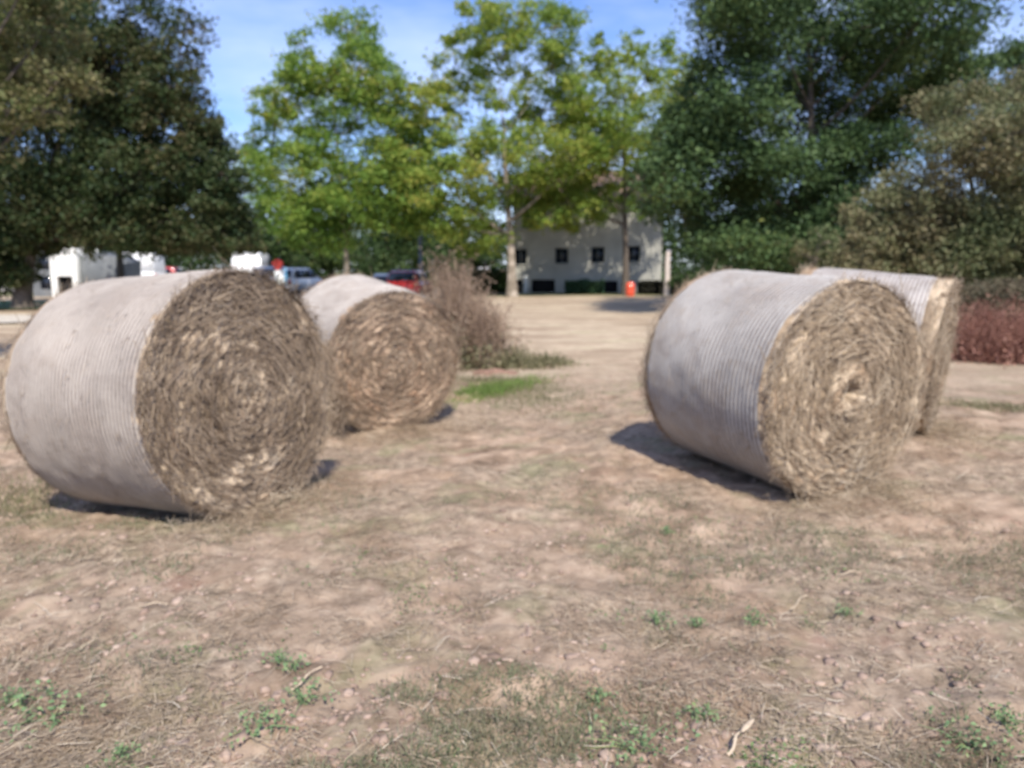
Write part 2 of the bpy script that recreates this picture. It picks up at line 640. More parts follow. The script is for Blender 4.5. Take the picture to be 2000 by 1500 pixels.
def make_bale(B, label, hm, nm_, sm, seed, n_straw=7000, hump=0.0, hole=0.0):
    rng = np.random.default_rng(seed)
    R, Wd = B['R'], B['W']
    c = B['mid']
    root = thing('hay_bale', label, 'hay bale', tuple(c - np.array([0, 0, R])), 0, 'round hay bales wrapped in white net')
    # local +X points out of the near face; the empty sits on the ground under the middle
    ax = -B['axis']
    e_x = Vector(ax)
    e_y = Vector((0, 0, 1)).cross(e_x).normalized()
    e_z = e_x.cross(e_y)
    rot = Matrix((e_x, e_y, e_z)).transposed()
    root.rotation_euler = rot.to_euler()
    root.location = Vector(c) - e_z * R
    sx_, sy_ = rng.uniform(0, 50, 2)

    def rad(s, th):
        """lumpy radius of the roll"""
        x, y, z = np.cos(th), np.sin(th), s
        r = R * (1 + 0.010 * fbm(x * 1.6 + sx_, y * 1.6, z * 1.5 + sy_, 3, seed))
        r = r + 0.006 * fbm(x * 6 + sx_, y * 6, z * 6, 3, seed + 3)
        return r

    def place(s, r, th):
        y = r * np.cos(th)
        z = R + r * np.sin(th)
        low = np.clip(0.03 - z, 0, 1)
        z = np.where(z < 0.03, 0.03 - low * 0.25, z)       # pressed flat on the ground
        return np.stack([s + 0 * th, y, z], -1)

    # roll of hay under the net
    nth, ns = 160, 30
    th = np.arange(nth) / nth * 2 * np.pi
    ss = np.linspace(-Wd / 2, Wd / 2, ns)
    S, T = np.meshgrid(ss, th, indexing='ij')
    Rr = rad(S, T) - 0.008 + 0.004 * vnoise(np.cos(T) * 30, np.sin(T) * 30, S * 20, seed)
    V = place(S, Rr, T).reshape(-1, 3)
    sw = np.stack([np.cos(T) * 2.5, np.sin(T) * 2.5, S * 18], -1).reshape(-1, 3)

    def grid_faces(a, b_, wrap=True):
        i = np.arange(b_ if wrap else b_ - 1)
        j = (i + 1) % b_
        k = np.arange(a - 1)[:, None] * b_
        return np.stack([k + i, k + j, k + b_ + j, k + b_ + i], -1).reshape(-1, 4)

    np_mesh('hay_roll', V, grid_faces(ns, nth)[:, ::-1], hm, root, True, attr={'swirl': sw})
    # the cut ends: concentric layers, bulging a little, rounded shoulder
    nr, nth2 = 85, 260
    th2 = np.arange(nth2) / nth2 * 2 * np.pi
    for sgn in (1, -1):
        q = np.linspace(0, 1, nr)
        prof_r = np.where(q < 0.9, q / 0.9 * 0.93, 0.93 + 0.07 * np.sin((q - 0.9) / 0.1 * np.pi / 2))
        prof_s = np.where(q < 0.9, 0.05, 0.05 * np.cos((q - 0.9) / 0.1 * np.pi / 2) ** 0.8)
        Q, T = np.meshgrid(q, th2, indexing='ij')
        PR = np.interp(Q, q, prof_r)
        PS = np.interp(Q, q, prof_s)
        edge = rad(np.full_like(T, sgn * Wd / 2), T) - 0.004
        rr = PR * edge
        spir = T / (2 * np.pi) * 0.03
        f = fbm(np.cos(T) * 3.0 + sx_, np.sin(T) * 3.0 + sgn, (rr + spir) * 26, 4, seed + 9, 0.6)
        g = fbm(np.cos(T) * rr * 4, np.sin(T) * rr * 4 + sgn * 3, 1.0, 3, seed + 15)
        h = fbm(np.cos(T) * rr * 26, np.sin(T) * rr * 26, 4.0, 2, seed + 19)
        layer = np.abs(np.sin(np.pi * (rr + spir) / 0.052 + 1.6 * fbm(np.cos(T) * 2 + sx_, np.sin(T) * 2, rr * 6, 2, seed + 23)))
        disp = (0.015 * f + 0.030 * g + 0.013 * h + 0.006 * (layer - .6)) * np.clip(1 - (PR - 0.97) / 0.03, 0.25, 1) * np.clip(rr / 0.05, 0.2, 1)
        if hole and sgn == 1:
            disp = disp - hole * np.exp(-((rr / 0.055) ** 2)) + hole * 0.35 * np.exp(-(((rr - 0.11) / 0.06) ** 2))
        s = sgn * (Wd / 2 - 0.05 + PS + disp - 0.0)
        s = np.where(PR > 0.995, sgn * (Wd / 2 - 0.05), s)
        fluff = 0.02 * np.clip((PR - 0.85) / 0.1, 0, 1) * np.clip(fbm(np.cos(T) * 9, np.sin(T) * 9, 0, 3, seed + 40), 0, 1)
        V = place(s, rr + fluff, T).reshape(-1, 3)
        sw = np.stack([np.cos(T) * 2.6 + sx_, np.sin(T) * 2.6 + 5 * sgn, (rr + spir) * 17], -1).reshape(-1, 3)
        F = grid_faces(nr, nth2)
        np_mesh('cut_end', V, F if sgn > 0 else F[:, ::-1], hm, root, True, attr={'swirl': sw})
    # net wrap with its ribs
    pitch = B.get('pitch', 0.028)
    s0, s1 = -Wd / 2 + B['fm'], Wd / 2 - B['nm']
    ns = int((s1 - s0) / pitch * 5)
    nthn = 170
    thn = np.arange(nthn) / nthn * 2 * np.pi
    u = np.linspace(0, 1, ns)
    U, T = np.meshgrid(u, thn, indexing='ij')
    e0 = s0 + 0.012 * fbm(np.cos(T) * 2, np.sin(T) * 2, 1, 3, seed + 50)
    e1 = s1 + 0.010 * fbm(np.cos(T) * 2, np.sin(T) * 2, 7, 3, seed + 51)
    S = e0 + (e1 - e0) * U
    rib = -0.006 * (0.5 + 0.5 * np.cos(2 * np.pi * S / pitch))
    puff = 0.004 * fbm(np.cos(T) * 8, np.sin(T) * 8, S * 9, 3, seed + 60)
    lip = -0.012 * (np.exp(-(((S - e1) / 0.02) ** 2)) + np.exp(-(((S - e0) / 0.02) ** 2)))
    Rr = rad(S, T) + 0.007 + rib + puff + lip
    V = place(S, Rr, T).reshape(-1, 3)
    np_mesh('net_wrap', V, grid_faces(ns, nthn)[:, ::-1], nm_, root, True)
    # straws lying in and sticking out of the ends
    VV, FF, off = [], [], 0

    def addr(V_, F_):
        nonlocal off
        VV.append(V_)
        FF.append(F_ + off)
        off += len(V_)
    for sgn, cnt in ((1, n_straw), (-1, n_straw // 5)):
        t = rng.uniform(0, 2 * np.pi, cnt)
        r = R * np.sqrt(rng.uniform(0.0, 0.96, cnt))
        pos = np.stack([np.full(cnt, sgn * (Wd / 2 + 0.006)) + sgn * rng.normal(0, 0.009, cnt), r * np.cos(t), R + r * np.sin(t)], -1)
        lowm = (pos[:, 2] > 0.03) & ((r > 0.075) | (hole == 0) | (sgn < 0))
        tang = np.stack([np.zeros(cnt), -np.sin(t), np.cos(t)], -1)
        radl = np.stack([np.zeros(cnt), np.cos(t), np.sin(t)], -1)
        d = tang * rng.choice([-1, 1], cnt)[:, None] + radl * rng.normal(0, 0.6, cnt)[:, None]
        d[:, 0] += sgn * np.abs(rng.normal(0, 0.16, cnt))
        d /= np.linalg.norm(d, axis=1)[:, None]
        nrm = np.tile([sgn * 1.0, 0, 0], (cnt, 1)) + rng.normal(0, 0.35, (cnt, 3))
        nrm -= d * (nrm * d).sum(1)[:, None]
        nrm /= np.linalg.norm(nrm, axis=1)[:, None]
        L = rng.gamma(2.2, 0.026, cnt) + 0.015
        V_, F_ = ribbons(pos[lowm], d[lowm], nrm[lowm], L[lowm], rng.uniform(0.003, 0.009, cnt)[lowm], rng.normal(0.05, 0.06, cnt)[lowm], rng)
        addr(V_, F_)
        # fringe round the rim
        cnt2 = 1500 if sgn > 0 else 1100
        t = rng.uniform(0, 2 * np.pi, cnt2)
        s = sgn * (Wd / 2 - rng.uniform(-0.04, 0.05 if sgn < 0 else B['nm'] + 0.02, cnt2))
        r = R * rng.uniform(0.975, 1.0, cnt2)
        pos = np.stack([s, r * np.cos(t), R + r * np.sin(t)], -1)
        tang = np.stack([np.zeros(cnt2), -np.sin(t), np.cos(t)], -1) * rng.choice([-1, 1], cnt2)[:, None]
        radl = np.stack([np.zeros(cnt2), np.cos(t), np.sin(t)], -1)
        d = tang * rng.uniform(0.3, 1, cnt2)[:, None] + radl * np.abs(rng.normal(0, 0.3, cnt2))[:, None]
        d[:, 0] += rng.normal(0.2 * sgn, 0.35, cnt2)
        d /= np.linalg.norm(d, axis=1)[:, None]
        nrm = radl + rng.normal(0, 0.3, (cnt2, 3))
        nrm -= d * (nrm * d).sum(1)[:, None]
        nrm /= np.linalg.norm(nrm, axis=1)[:, None]
        ok = pos[:, 2] > 0.05
        V_, F_ = ribbons(pos[ok], d[ok], nrm[ok], rng.uniform(0.03, 0.10, cnt2)[ok], rng.uniform(0.002, 0.005, cnt2)[ok], rng.normal(-0.1, 0.1, cnt2)[ok], rng)
        addr(V_, F_)
    # wisps caught on the net
    cnt3 = 420
    t = rng.uniform(0, 2 * np.pi, cnt3)
    s = rng.uniform(-Wd / 2, Wd / 2, cnt3)
    radl = np.stack([np.zeros(cnt3), np.cos(t), np.sin(t)], -1)
    pos = radl * (R + 0.010) + np.array([0, 0, R])
    pos[:, 0] = s
    tang = np.stack([np.zeros(cnt3), -np.sin(t), np.cos(t)], -1)
    d = tang + radl * np.abs(rng.normal(0, .2, cnt3))[:, None]
    d[:, 0] += rng.normal(0, .6, cnt3)
    d /= np.linalg.norm(d, axis=1)[:, None]
    nrm = radl - d * (radl * d).sum(1)[:, None]
    nrm /= np.linalg.norm(nrm, axis=1)[:, None]
    ok = pos[:, 2] > 0.08
    V_, F_ = ribbons(pos[ok], d[ok], nrm[ok], rng.uniform(.02, .09, cnt3)[ok], rng.uniform(.002, .005, cnt3)[ok], rng.normal(.04, .06, cnt3)[ok], rng)
    addr(V_, F_)
    o = np_mesh('loose_straw', np.vstack(VV), np.vstack(FF), sm, root)
    o['kind'] = 'stuff'
    if hump:
        # tuft of hay slipped out beside the foot of the near end
        cnt = 2600
        cc = np.array([Wd / 2 - 0.02, -R * 0.86, 0.30])
        pos = cc + rng.normal(0, 1, (cnt, 3)) * np.array([0.10, 0.07, 0.17]) * hump
        pos[:, 2] = np.abs(pos[:, 2])
        d = rng.normal(0, 1, (cnt, 3)) * np.array([0.6, 0.5, 1.0])
        d /= np.linalg.norm(d, axis=1)[:, None]
        nrm = np.cross(d, rng.normal(0, 1, (cnt, 3)))
        nrm /= np.linalg.norm(nrm, axis=1)[:, None]
        V_, F_ = ribbons(pos, d, nrm, rng.uniform(0.04, 0.14, cnt), rng.uniform(0.002, 0.006, cnt), rng.normal(0, 0.15, cnt), rng)
        o = np_mesh('slipped_hay', V_, F_, sm, root)
        o['kind'] = 'stuff'
    return root


hay_brown = hay_mat('brown_hay', (0.13, 0.092, 0.06), (0.29, 0.215, 0.15), (0.46, 0.365, 0.26), 0.6, (0.27, 0.185, 0.12))
hay_gold = hay_mat('golden_hay', (0.15, 0.105, 0.068), (0.30, 0.225, 0.152), (0.44, 0.35, 0.25), 0.8, (0.33, 0.215, 0.13))
hay_tawny = hay_mat('tawny_hay', (0.15, 0.10, 0.068), (0.30, 0.208, 0.142), (0.42, 0.315, 0.225), 0.6, (0.34, 0.21, 0.13))
BALES[0]['pitch'] = 0.030
BALES[1]['pitch'] = 0.034
BALES[2]['pitch'] = 0.028
BALES[3]['pitch'] = 0.032
make_bale(BALES[0], 'largest round bale in front of the parked vehicles, its brown end fully in view', hay_brown,
          net_mat('net_pinkish', -0.8, 0.4, (0.375, 0.33, 0.285), 0.030), straw_dark, 11, 7000)
make_bale(BALES[1], 'round bale with a strongly ribbed net and a golden end with a dark core hole', hay_gold,
          net_mat('net_grey', -0.35, 0.25, (0.385, 0.36, 0.33), 0.034), straw_pale, 22, 7000, hole=0.07)
make_bale(BALES[2], 'smaller tawny-ended bale tucked behind the largest bale, beside the dead weeds', hay_tawny,
          net_mat('net_pale', -0.8, 0.8, (0.42, 0.375, 0.33), 0.028), straw_dark, 33, 3800, hump=0.8)
make_bale(BALES[3], 'bale mostly hidden behind the golden-ended one, its ragged rim next to the brambles', hay_gold,
          net_mat('net_behind', -0.8, 0.3, (0.43, 0.395, 0.365), 0.032), straw_pale, 44, 6000)


# ------------------------------------------------------------------ trees
def leaf_mesh(name, C, size, mat, parent, rng, up=0.4, aspect=0.62, fold=0.18):
    N = len(C)
    nrm = rng.normal(0, 1, (N, 3))
    nrm /= np.linalg.norm(nrm, axis=1)[:, None]
    nrm[:, 2] = np.abs(nrm[:, 2]) + up
    nrm /= np.linalg.norm(nrm, axis=1)[:, None]
    u = np.cross(nrm, rng.normal(0, 1, (N, 3)))
    u /= np.linalg.norm(u, axis=1)[:, None]
    v = np.cross(nrm, u)
    L = (size * rng.uniform(0.6, 1.25, N))[:, None]
    V = np.stack([C - u * L * 0.5, C + v * L * aspect * 0.5 + nrm * L * fold, C + u * L * 0.5, C - v * L * aspect * 0.5 + nrm * L * fold], 1)
    b = (np.arange(N) * 4)[:, None]
    F = np.vstack([b + np.array([[0, 1, 2]]), b + np.array([[0, 2, 3]])])
    # share vertices inside a leaf so it is one island
    return np_mesh(name, V.reshape(-1, 3), F, mat, parent)


def make_tree(name, label, cat, base, lobes, d, leafm, barkm, seed, leaf=0.16, dens=1.0, clumps=22, trunk_r=0.22, top_k=0.72,
              group=None, trunk_pts=None, depth=0.9, tight=0.21, limbs=9, up=0.15, twig_r=0.012, ppm=None):
    """lobes: (px, py, rx, ry[, density]) measured in the photograph at depth d"""
    rng = np.random.default_rng(seed)
    base = Vector(base)
    root = thing(name, label, cat, base, 0, group)
    b0 = np.array(base)
    C, ctr, clc = [], [], []
    for lb in lobes:
        px, py, rx, ry = lb[:4]
        dn = lb[4] if len(lb) > 4 else 1.0
        sc = d / 1500
        dd = d + rng.uniform(-1, 1) * depth * rx * sc * 1.2
        c = np.array(P(px, py, dd))
        r = np.array([rx * sc, max(rx, ry) * sc * 1.15, ry * sc])
        ctr.append((c, r))
        area = math.pi * r[0] * r[2]
        nleaf = int(dens * dn * area * 4.6 / (0.5 * leaf * leaf * 0.62))
        k = max(5, int(clumps * (0.6 + 0.4 * dn)))
        dirs = rng.normal(0, 1, (k, 3))
        dirs /= np.linalg.norm(dirs, axis=1)[:, None]
        cc = c + dirs * (rng.uniform(0.25, 1.0, k) ** 0.5)[:, None] * r
        clc.append((c, cc))
        pick = rng.integers(0, k, nleaf)
        sp = tight * (r.mean()) * rng.uniform(0.6, 1.3, k)
        off = rng.normal(0, 1, (nleaf, 3)) * sp[pick][:, None] * np.array([1, 1, 0.65])
        C.append(cc[pick] + off)
    C = np.vstack(C) - b0
    C = C[C[:, 2] > 0.15]
    crown = leaf_mesh('crown', C, leaf, leafm, root, rng, up)
    # trunk
    zs = [c[2] + r[2] * 0.4 for c, r in ctr]
    top = np.array([np.mean([c[0] for c, r in ctr]), d, np.max(zs)])
    hgt = (top[2] - b0[2]) * top_k
    n = 12
    t = np.linspace(0, 1, n)
    tx = (top[0] - b0[0]) * t ** 1.6 * 0.75 + 0.10 * np.sin(t * 5 + seed) * t
    ty = (top[1] - b0[1]) * t ** 1.6 + 0.10 * np.cos(t * 4 + seed) * t
    tp = np.stack([tx, ty, t * hgt - 0.08], -1)
    tr = trunk_r * (1 - 0.75 * t) * (1 + 0.45 * np.exp(-t * 14))
    MB().tube(tp, tr, 10).build('trunk', barkm, root, True)
    # limbs to the lobes
    order = sorted(range(len(ctr)), key=lambda i: -ctr[i][1][0])[:limbs]
    for i in order:
        c = ctr[i][0] - b0
        hz = math.hypot(c[0], c[1])
        tz = np.clip((c[2] - 0.7 * hz - 0.3) / hgt, 0.36, 0.92)
        p0 = np.array([np.interp(tz, t, tp[:, k]) for k in range(3)])
        r0 = np.interp(tz, t, tr) * 0.6
        mid = p0 * 0.5 + c * 0.5 + np.array([0, 0, -0.12 * hz]) + rng.normal(0, 0.12, 3)
        s = np.linspace(0, 1, 8)[:, None]
        pts = (1 - s) ** 2 * p0 + 2 * s * (1 - s) * mid + s ** 2 * c
        MB().tube(pts, r0 * (1 - 0.8 * s[:, 0]), 6).build('limb', barkm, root, True)
    tw = MB()
    for c, cc in clc:
        for q in cc[::2]:
            a, e = c - b0, q - b0
            mid = (a + e) / 2 + rng.normal(0, 0.08, 3)
            s = np.linspace(0, 1, 4)[:, None]
            tw.tube((1 - s) ** 2 * a + 2 * s * (1 - s) * mid + s ** 2 * e, twig_r * (1.4 - s[:, 0]), 4)
    o = tw.build('twigs', barkm, root)
    o['kind'] = 'stuff'
    return root


bark_plane = bark_mat('mottled_pale_bark', (0.16, 0.13, 0.10), (0.28, 0.24, 0.19), (0.42, 0.36, 0.30), 0.1)
bark_dark = bark_mat('dark_bark', (0.06, 0.05, 0.04), (0.17, 0.14, 0.115))
bark_grey = bark_mat('grey_bark', (0.16, 0.13, 0.12), (0.30, 0.25, 0.22))

lf_yg = leaf_mat('yellow_green_leaves', [(0.07, 0.15, 0.035), (0.14, 0.25, 0.05), (0.22, 0.34, 0.065), (0.33, 0.38, 0.075), (0.48, 0.38, 0.10)], 0.48, 0.5)
lf_yg2 = leaf_mat('olive_yellow_leaves', [(0.08, 0.16, 0.035), (0.17, 0.27, 0.05), (0.26, 0.35, 0.065), (0.38, 0.40, 0.08), (0.52, 0.38, 0.11)], 0.48, 0.5)
lf_dark = leaf_mat('dark_oak_leaves', [(0.022, 0.045, 0.018), (0.042, 0.08, 0.03), (0.068, 0.12, 0.042), (0.105, 0.165, 0.055), (0.19, 0.20, 0.05)], 0.22, 0.5)
lf_olive = leaf_mat('brown_olive_leaves', [(0.07, 0.10, 0.045), (0.12, 0.15, 0.065), (0.185, 0.185, 0.09), (0.26, 0.215, 0.12), (0.15, 0.22, 0.09)], 0.25, 0.65, pscale=0.6)
lf_plum = leaf_mat('dull_olive_leaves', [(0.018, 0.038, 0.014), (0.035, 0.065, 0.022), (0.06, 0.085, 0.03), (0.10, 0.095, 0.04), (0.17, 0.13, 0.07)], 0.25, 0.45)
lf_brownish = leaf_mat('turning_leaves', [(0.05, 0.08, 0.03), (0.10, 0.13, 0.045), (0.15, 0.16, 0.06), (0.25, 0.22, 0.11), (0.10, 0.16, 0.05)], 0.35, 0.5, pscale=1.2)
lf_back = leaf_mat('dark_green_leaves', [(0.02, 0.045, 0.015), (0.04, 0.075, 0.025), (0.065, 0.105, 0.03), (0.11, 0.12, 0.04)], 0.3, 0.5)  # darker green leaf tones for background trees and scrub

make_tree('plane_tree', 'yellow-green tree with a thin pale trunk rising behind the tawny bale', 'tree', G(678, 560, 37.5),
          [(690, 66, 58, 46), (612, 135, 60, 55), (715, 140, 62, 52), (655, 175, 60, 45), (555, 185, 42, 50, .7), (600, 230, 60, 45, .8), (705, 225, 70, 45, .8),
           (535, 265, 36, 40, .55), (645, 275, 50, 32, .5), (760, 250, 40, 55, .7), (590, 345, 90, 58), (690, 330, 80, 50), (560, 410, 70, 52), (680, 400, 95, 58), (775, 345, 70, 58),
           (765, 425, 70, 48), (625, 455, 70, 42), (505, 330, 32, 42, .5), (700, 100, 40, 30, .8), (500, 265, 26, 18, .35), (790, 300, 60, 50), (800, 380, 60, 60), (640, 400, 90, 50), (760, 170, 40, 50, .8), (795, 230, 40, 40, .7), (530, 210, 40, 44, .7), (590, 90, 26, 30, .5), (600, 300, 60, 40, .7)],
          37, lf_yg, bark_plane, 101, leaf=0.19, trunk_r=0.13, group='yellowing trees behind the field')
make_tree('plane_tree', 'tallest yellow-green tree, mottled trunk standing at the left corner of the house', 'tree', G(1000, 578, 37),
          [(925, 50, 50, 48, .8), (1000, 30, 60, 50), (1075, 55, 60, 52), (890, 115, 42, 55, .8), (975, 115, 70, 50), (1080, 130, 62, 55, .85), (895, 190, 58, 52, .8), (985, 195, 50, 42, .6),
           (1065, 215, 80, 55), (1130, 190, 48, 60, .7), (900, 270, 62, 50, .85), (985, 275, 60, 34, .5), (825, 275, 50, 52, .7), (860, 350, 80, 58), (960, 340, 80, 58), (1060, 300, 80, 55), (1120, 310, 70, 50),
           (1035, 375, 60, 40), (1130, 385, 60, 36, .7), (935, 410, 60, 42), (865, 425, 70, 44), (945, 470, 58, 44), (1075, 425, 36, 26, .6), (830, 200, 44, 50, .8), (800, 330, 54, 54), (1040, 430, 34, 22, .6), (800, 400, 50, 44), (1150, 260, 60, 50)],
          37, lf_yg2, bark_plane, 102, leaf=0.19, trunk_r=0.23, dens=0.85, depth=1.0, tight=0.17, group='yellowing trees behind the field', top_k=0.62)
make_tree('plane_tree', 'yellow-green tree leaning over the house front, its dark trunk before the windows', 'tree', G(1222, 570, 38),
          [(1225, 105, 48, 38, .8), (1180, 160, 46, 55, .7), (1255, 165, 55, 48, .8), (1330, 95, 36, 36, .55), (1350, 150, 44, 44, .7), (1180, 235, 60, 50, .85), (1260, 245, 65, 48), (1320, 225, 50, 48, .8),
           (1210, 310, 85, 45), (1290, 300, 66, 44), (1160, 300, 55, 52), (1180, 365, 60, 34, .9), (1262, 345, 70, 34, .9), (1110, 400, 60, 34, .9), (1150, 415, 44, 26, .7), (1240, 270, 110, 70), (1140, 330, 80, 50), (1060, 340, 70, 40), (1160, 110, 40, 50), (1290, 120, 50, 44), (1200, 200, 80, 50), (1330, 180, 60, 50), (1360, 230, 50, 50), (1060, 390, 50, 36), (1110, 430, 40, 24), (1200, 390, 50, 26, .8), (1105, 445, 30, 18, .8), (1170, 430, 30, 20, .8), (1255, 400, 36, 24, .8)],
          38, lf_yg2, bark_dark, 103, leaf=0.19, trunk_r=0.17, dens=0.50, depth=1.2, tight=0.135, clumps=18, group='yellowing trees behind the field', top_k=0.8)
make_tree('oak_tree', 'large dark green tree towering behind the golden-ended bale', 'tree', G(1585, 590, 24),
          [(1400, 15, 62, 50), (1480, 40, 80, 60), (1590, 20, 90, 55), (1700, 50, 100, 60), (1810, 20, 90, 60), (1860, 80, 50, 40, .8), (1430, 110, 60, 45, .8), (1530, 130, 90, 60, .8), (1650, 140, 100, 60, .8),
           (1770, 140, 90, 60), (1870, 160, 70, 60, .9), (1370, 185, 52, 42), (1450, 205, 80, 52), (1340, 260, 56, 50), (1400, 240, 70, 50), (1560, 225, 90, 55, .8), (1680, 235, 90, 55), (1790, 230, 80, 50), (1370, 280, 80, 55), (1320, 345, 66, 52),
           (1430, 320, 90, 55), (1530, 335, 90, 60), (1640, 320, 85, 55), (1720, 290, 80, 50), (1330, 420, 62, 48), (1430, 410, 85, 55), (1540, 410, 85, 55), (1620, 400, 60, 55), (1380, 475, 66, 38), (1460, 485, 80, 38),
           (1570, 480, 80, 44), (1500, -60, 120, 60), (1660, -80, 140, 60), (1780, -60, 90, 60), (1650, 450, 60, 60)],
          24, lf_dark, bark_dark, 104, leaf=0.13, trunk_r=0.20, dens=1.5, limbs=14, tight=0.25, depth=1.9)
make_tree('oak_tree', 'dark green treetop poking out between the big dark tree and the frame', 'tree', G(2010, 590, 30),
          [(1965, 105, 45, 34, .8), (2030, 130, 60, 50), (2100, 110, 70, 60), (1990, 190, 70, 60), (2090, 220, 90, 70), (2040, 310, 100, 70), (2060, 400, 110, 70)],
          30, lf_dark, bark_dark, 105, leaf=0.15, trunk_r=0.2)
make_tree('scrub_oak', 'brownish olive scrubby tree behind the brambles', 'tree', G(1900, 590, 16.5),
          [(1880, 215, 90, 42, .8), (1970, 260, 90, 70), (1870, 300, 80, 55, .9), (1780, 375, 70, 52, .9), (1715, 415, 62, 45, .9), (1830, 420, 85, 60), (1930, 400, 90, 70), (1750, 475, 80, 42), (1860, 500, 95, 48),
           (1975, 480, 70, 60), (2060, 300, 110, 110), (2080, 450, 110, 80), (1990, 180, 60, 36, .5), (1700, 510, 60, 30), (1800, 530, 80, 30), (1920, 540, 90, 36), (2010, 550, 70, 40), (1690, 470, 40, 30)],
          16.5, lf_olive, bark_dark, 106, leaf=0.08, dens=1.35, trunk_r=0.12, clumps=34, twig_r=0.008)
make_tree('plum_tree', 'broad dark olive tree hanging over the white shed and the van', 'tree', G(45, 615, 24.5),
          [(300, 40, 60, 46, .45), (230, 90, 80, 60, .7), (150, 60, 110, 70), (60, 110, 110, 80), (180, 160, 100, 70), (290, 150, 70, 60, .7), (375, 60, 44, 40, .22), (385, 130, 36, 14, .22), (355, 110, 40, 50, .35), (380, 190, 30, 30, .3), (420, 275, 30, 40, .7), (440, 340, 40, 40, .8),
           (330, 230, 62, 60), (220, 270, 100, 80), (90, 270, 110, 90), (30, 370, 90, 80), (150, 380, 110, 70), (270, 350, 100, 75), (370, 320, 56, 60), (415, 385, 48, 55, .9), (350, 420, 90, 55), (240, 440, 110, 40),
           (120, 440, 90, 42), (35, 455, 66, 55), (430, 450, 55, 48), (300, 470, 80, 30), (-100, 200, 150, 130), (-90, 420, 120, 110), (-10, 540, 40, 46), (-60, 20, 160, 110), (180, -60, 140, 70), (370, 480, 60, 26), (470, 470, 40, 40, .8), (80, 475, 50, 22), (190, 480, 50, 22), (30, 520, 36, 40), (-10, 480, 60, 60), (385, 250, 44, 50), (400, 300, 50, 50), (455, 400, 44, 50), (330, 170, 50, 50, .8), (260, 200, 80, 60)],
          24.5, lf_plum, bark_dark, 107, dens=1.5, leaf=0.13, trunk_r=0.26, limbs=14, top_k=0.6)
make_tree('cherry_tree', 'near tree with turning brown-green leaves hanging in at the top corner', 'tree', (-9.6, 10.5, float(ground_base(-9.6, 10.5))),
          [(0, 30, 60, 50), (90, 60, 70, 55, .9), (30, 130, 70, 50), (120, 150, 70, 38, .8), (20, 215, 60, 40, .9), (90, 215, 46, 26, .7), (-90, 90, 110, 120), (-80, 260, 90, 70), (170, 170, 30, 22, .5), (60, -50, 110, 60), (-160, 150, 120, 130)],
          11.5, lf_brownish, bark_dark, 108, leaf=0.085, trunk_r=0.15, dens=0.8, twig_r=0.006)
make_tree('roadside_tree', 'dark trunked tree beside the white van', 'tree', G(236, 560, 33),
          [(236, 430, 70, 50), (180, 400, 60, 50), (300, 420, 60, 50), (240, 350, 80, 60)],
          33, lf_plum, bark_dark, 109, leaf=0.17, trunk_r=0.2)
# background row
bk = [(470, 300, [(475, 300, 34, 36, .4), (470, 360, 42, 42, .6), (455, 430, 50, 50), (480, 480, 60, 45)], 'slim tree closing the gap beside the dark olive tree'),
      (560, 470, [(545, 470, 55, 52), (590, 490, 50, 40), (520, 505, 40, 26)], 'green bush directly behind the red-topped sign'),
      (650, 470, [(640, 475, 58, 50), (690, 500, 50, 34), (610, 510, 50, 25)], 'dark green bush around the thin pale trunk'),
      (760, 460, [(750, 440, 60, 50), (780, 490, 60, 44), (725, 505, 50, 34)], 'dark green tree directly behind the lamp post'),
      (870, 460, [(860, 455, 62, 52), (890, 500, 60, 40), (835, 500, 40, 36)], 'dark green tree behind the dead weeds'),
      (950, 480, [(955, 485, 44, 40), (930, 515, 50, 26)], 'green bush just left of the mottled trunk at the house corner')]
for k, (px, _, lb, lab) in enumerate(bk):
    make_tree('background_tree', lab, 'tree', G(px, 560, 56 + (k % 3) * 2), lb, 56 + (k % 3) * 2, lf_back, bark_dark, 120 + k, leaf=0.30, trunk_r=0.18,
              group='trees in the row behind the car park', limbs=4, clumps=18)
make_tree('young_tree', 'small bush between the pale post and the ribbed bale, under the dark tree', 'bush', G(1360, 560, 38),
          [(1345, 540, 34, 22), (1400, 535, 40, 24), (1330, 552, 22, 12)], 38, lf_back, bark_dark, 140, leaf=0.16, trunk_r=0.05, limbs=2)
make_tree('pale_stemmed_shrub', 'shrub with pale stems just above the two right bales', 'bush', G(1590, 590, 20),
          [(1580, 500, 40, 34, .4), (1610, 470, 40, 30, .5)], 20, lf_olive, bark_plane, 141, leaf=0.09, trunk_r=0.07, limbs=2, top_k=1.0)


def wood():
    """far-off wood that closes the view behind everything"""
    rng = np.random.default_rng(200)
    C = []
    for x0, x1, y0, y1, h, n in ((-95, 90, 76, 84, 6.0, 90000), (8, 60, 44, 50, 5.2, 45000), (-70, -16, 60, 66, 5.5, 22000)):
        k = int((x1 - x0) * 1.6)
        cx = rng.uniform(x0, x1, k)
        cy = rng.uniform(y0, y1, k)
        hh = h * (0.75 + 0.35 * rng.uniform(0, 1, k))
        p = rng.integers(0, k, n)
        z = rng.uniform(0.0, 1, n) ** 0.8
        sp = 1.6 * (1.1 - 0.6 * z)
        C.append(np.stack([cx[p] + rng.normal(0, 1, n) * sp, cy[p] + rng.normal(0, 1, n) * sp, z * hh[p] + rng.normal(0, 0.25, n)], -1))
    o = leaf_mesh('distant_wood', np.vstack(C), 0.42, lf_back, None, rng)
    tag(o, 'dark mass of woodland far behind the cars and the house', kind='stuff')


wood()


